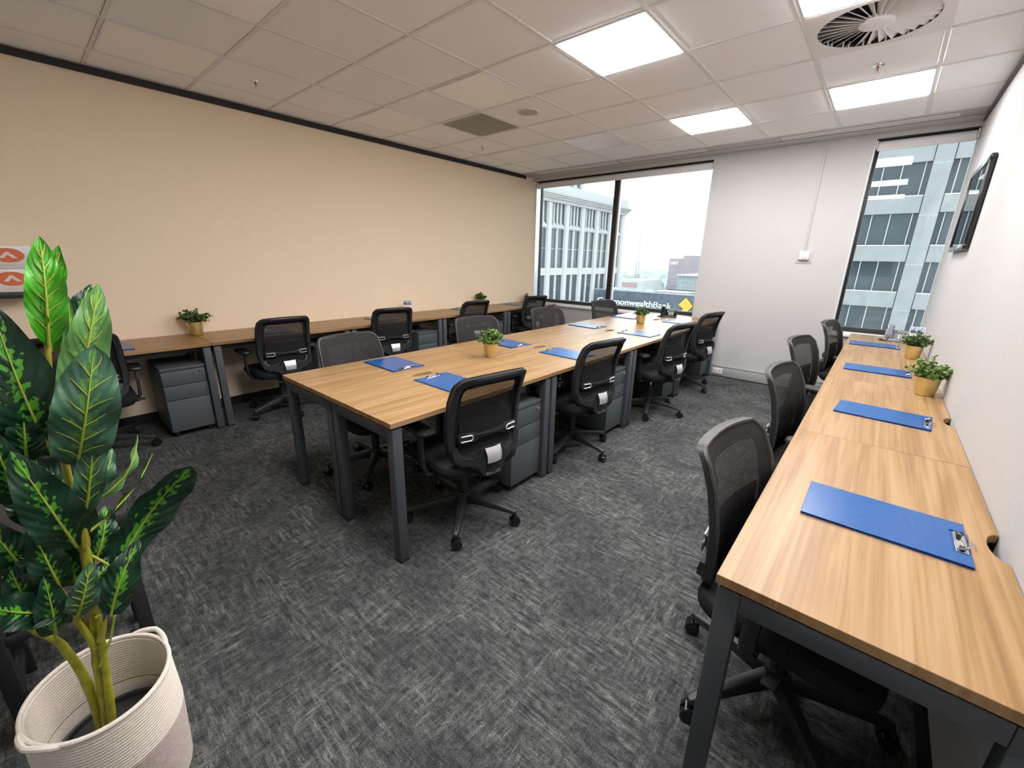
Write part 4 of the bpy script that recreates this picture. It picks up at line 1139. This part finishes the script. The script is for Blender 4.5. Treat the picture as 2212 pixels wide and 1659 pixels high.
o = tag(link('rooftop_sign', me), 'white letters HWT near the top of the pink tower', 'sign'); o.location = (cx-h+1.6, 299, zt-4.2)
# lattice mast
Ym = 600
pt = at_y(1384.5, 483, Ym); pb = at_y(1373, 613, Ym)
t = thing('lattice_spire', 'tall white lattice spire on the skyline', 'spire', (pb.x, Ym, pb.z))
hgt = pt.z-pb.z
lw = mat('spire_white', (.07, .075, .08), .6)
legs = [(math.cos(a), math.sin(a)) for a in (.4, .4+2*PI/3, .4+4*PI/3)]
rad = lambda q: 3.3*(1-q)**1.25+.12
for lx, ly in legs: MB().tube([(lx*rad(q/10), ly*rad(q/10), hgt*q/10) for q in range(11)], [.62*(1-q/14) for q in range(11)], 6).build('leg', lw, t)
br = MB()
for q in range(22):
    a, b = q/24, (q+1)/24
    for k in range(3):
        l0, l1 = legs[k], legs[(k+1) % 3]
        br.tube([(l0[0]*rad(a), l0[1]*rad(a), hgt*a), (l1[0]*rad(b), l1[1]*rad(b), hgt*b)], .16, 4, False)
        br.tube([(l1[0]*rad(a), l1[1]*rad(a), hgt*a), (l0[0]*rad(b), l0[1]*rad(b), hgt*b)], .16, 4, False)
o = br.build('lattice_bracing', lw, t); o['kind'] = 'stuff'
# glass-house building and low white building
t, h, zt = far_box('glazed_pavilion', 'pale glazed pavilion with white roof in front of pink tower', 'building', 1466, 1520, 596, 598, 150, 25, mat('pavilion_wall', (.15, .17, .17), .5))
MB().box(-h-.5, h+.5, -.6, 25, zt, zt+.5).build('roof', whit, t)
for k in range(7): MB().box(-h+k*h/3-.08, -h+k*h/3+.08, -.12, 0, zt-6, zt).build('mullion', whit, t)
for z in (1.6, 3.2, 4.8): MB().box(-h, h, -.10, 0, zt-z-.06, zt-z+.06).build('transom', whit, t)
t, h, zt = far_box('low_white_building', 'low white building with a red panel below the spire', 'building', 1338, 1390, 604, 606, 260, 30, whit)
MB().box(-h+2.0, h-4.0, -.2, 0, zt-4.6, zt-1.6).build('red_panel', mat('faded_red', (.22, .08, .085), .6), t)
for k in range(9): MB().box(-h+2.2+k*(2*h-6.6)/8, -h+2.45+k*(2*h-6.6)/8, -.3, -.2, zt-4.6, zt-1.6).build('panel_rib', whit, t)
# distant roofs and parkland
struct(MB().box(-3500, 1500, 20, 5200, -47, -45).build('ground_plain', noisy(mat('far_ground', (.14, .17, .13), .9), .02, (.07, .085, .065), (.14, .15, .14))))
rnd = random.Random(11)
bm_ = [mat('far_wall_%d' % k, c, .8) for k, c in enumerate(((.22, .22, .215), (.18, .185, .19), (.15, .155, .155), (.19, .175, .165)))]
FAR = [(pb.x, Ym, 12)]
for k in range(34):
    for _try in range(200):
        Y = rnd.uniform(620, 2600); u = rnd.uniform(1340, 1520); a = at_y(u, 566, Y)
        w_, d_, h_ = rnd.uniform(8, 26), rnd.uniform(10, 30), rnd.choice((6, 8, 10, 14, 20))
        if all((a.x-q[0])**2+(Y+d_/2-q[1])**2 > (q[2]+.75*max(w_, d_))**2 for q in FAR): break
    FAR.append((a.x, Y+d_/2, .75*max(w_, d_)))
    t = thing('far_low_building', 'small pale low building in the hazy distance below the horizon', 'building', (a.x, Y, -45), rnd.uniform(-.3, .3), 'low buildings in the distance')
    MB().box(-w_/2, w_/2, 0, d_, 0, h_).build('wall', bm_[k % 4], t)
    MB().box(-w_/2-.4, w_/2+.4, -.4, d_+.4, h_, h_+.7).build('roof', whit if k % 3 else bm_[1], t)
tree_m = [noisy(mat('far_foliage_%d' % k, (.08, .12, .06), .9), .6, (.025+.01*k, .045+.01*k, .02), (.06+.01*k, .09+.01*k, .04)) for k in range(2)]
def blob(seed):
    r = random.Random(seed); m = MB()
    for q in range(7):
        c = Vector((r.gauss(0, .45), r.gauss(0, .45), .95+r.gauss(0, .25))); R_ = r.uniform(.4, .65)
        prof = [(R_*math.sin(PI*i/6)*(1+r.uniform(-.12, .12)) + .001, -R_*math.cos(PI*i/6)) for i in range(7)]
        m.lathe(prof, 9, c)
    return m
blobs = [blob(s).mesh('crown', tree_m[s % 2], smooth=True) for s in range(4)]
trk = MB().cyl((0, 0, 0), (0, 0, .8), .09, .06, n=6).mesh('trunk', stem_m)
for k in range(38):
    for _try in range(200):
        Y = rnd.uniform(430, 1500); u = rnd.uniform(1335, 1470); a = at_y(u, 566, Y); s = rnd.uniform(5.5, 10)
        if all((a.x-q[0])**2+(Y-q[1])**2 > (q[2]+1.5*s)**2 for q in FAR): break
    FAR.append((a.x, Y, 1.5*s))
    t = thing('far_tree', 'dark leafy park tree in the distance below the spire', 'tree', (a.x, Y, -45), rnd.uniform(0, 6), 'park trees in the distance')
    t.scale = (s, s, s*.9)
    link('crown', blobs[k % 4], t); link('trunk', trk, t)
hl = MB()
hp = [(x, 4700, -45+62*(.5+.5*math.sin(x*.0031))*.6+20+10*math.sin(x*.011)) for x in range(-3400, -900, 60)]
hl.v = []; n = len(hp)
hl.add([(x, y, -45) for x, y, z in hp]+hp+[(x, y+300, z) for x, y, z in hp]+[(x, y+600, -45) for x, y, z in hp], [(q*n+i, q*n+i+1, (q+1)*n+i+1, (q+1)*n+i) for q in range(3) for i in range(n-1)])
struct(hl.build('far_hills', noisy(mat('hill_green', (.10, .14, .10), .9), .01, (.05, .07, .055), (.09, .105, .085)), smooth=True))

# ------------------------------------------------------------------ distant haze (homogeneous air)
hz = bpy.data.materials.new('distant_haze'); hz.use_nodes = True
hz.node_tree.nodes.clear()
ho = hz.node_tree.nodes.new('ShaderNodeOutputMaterial'); hv = hz.node_tree.nodes.new('ShaderNodeVolumeScatter')
hv.inputs['Color'].default_value = (.56, .67, .74, 1); hv.inputs['Density'].default_value = .00050
hz.node_tree.links.new(hv.outputs[0], ho.inputs['Volume'])
o = MB().box(-3400, -30, 120, 5100, -44.9, 160).build('distant_haze', hz)
o['kind'] = 'structure'
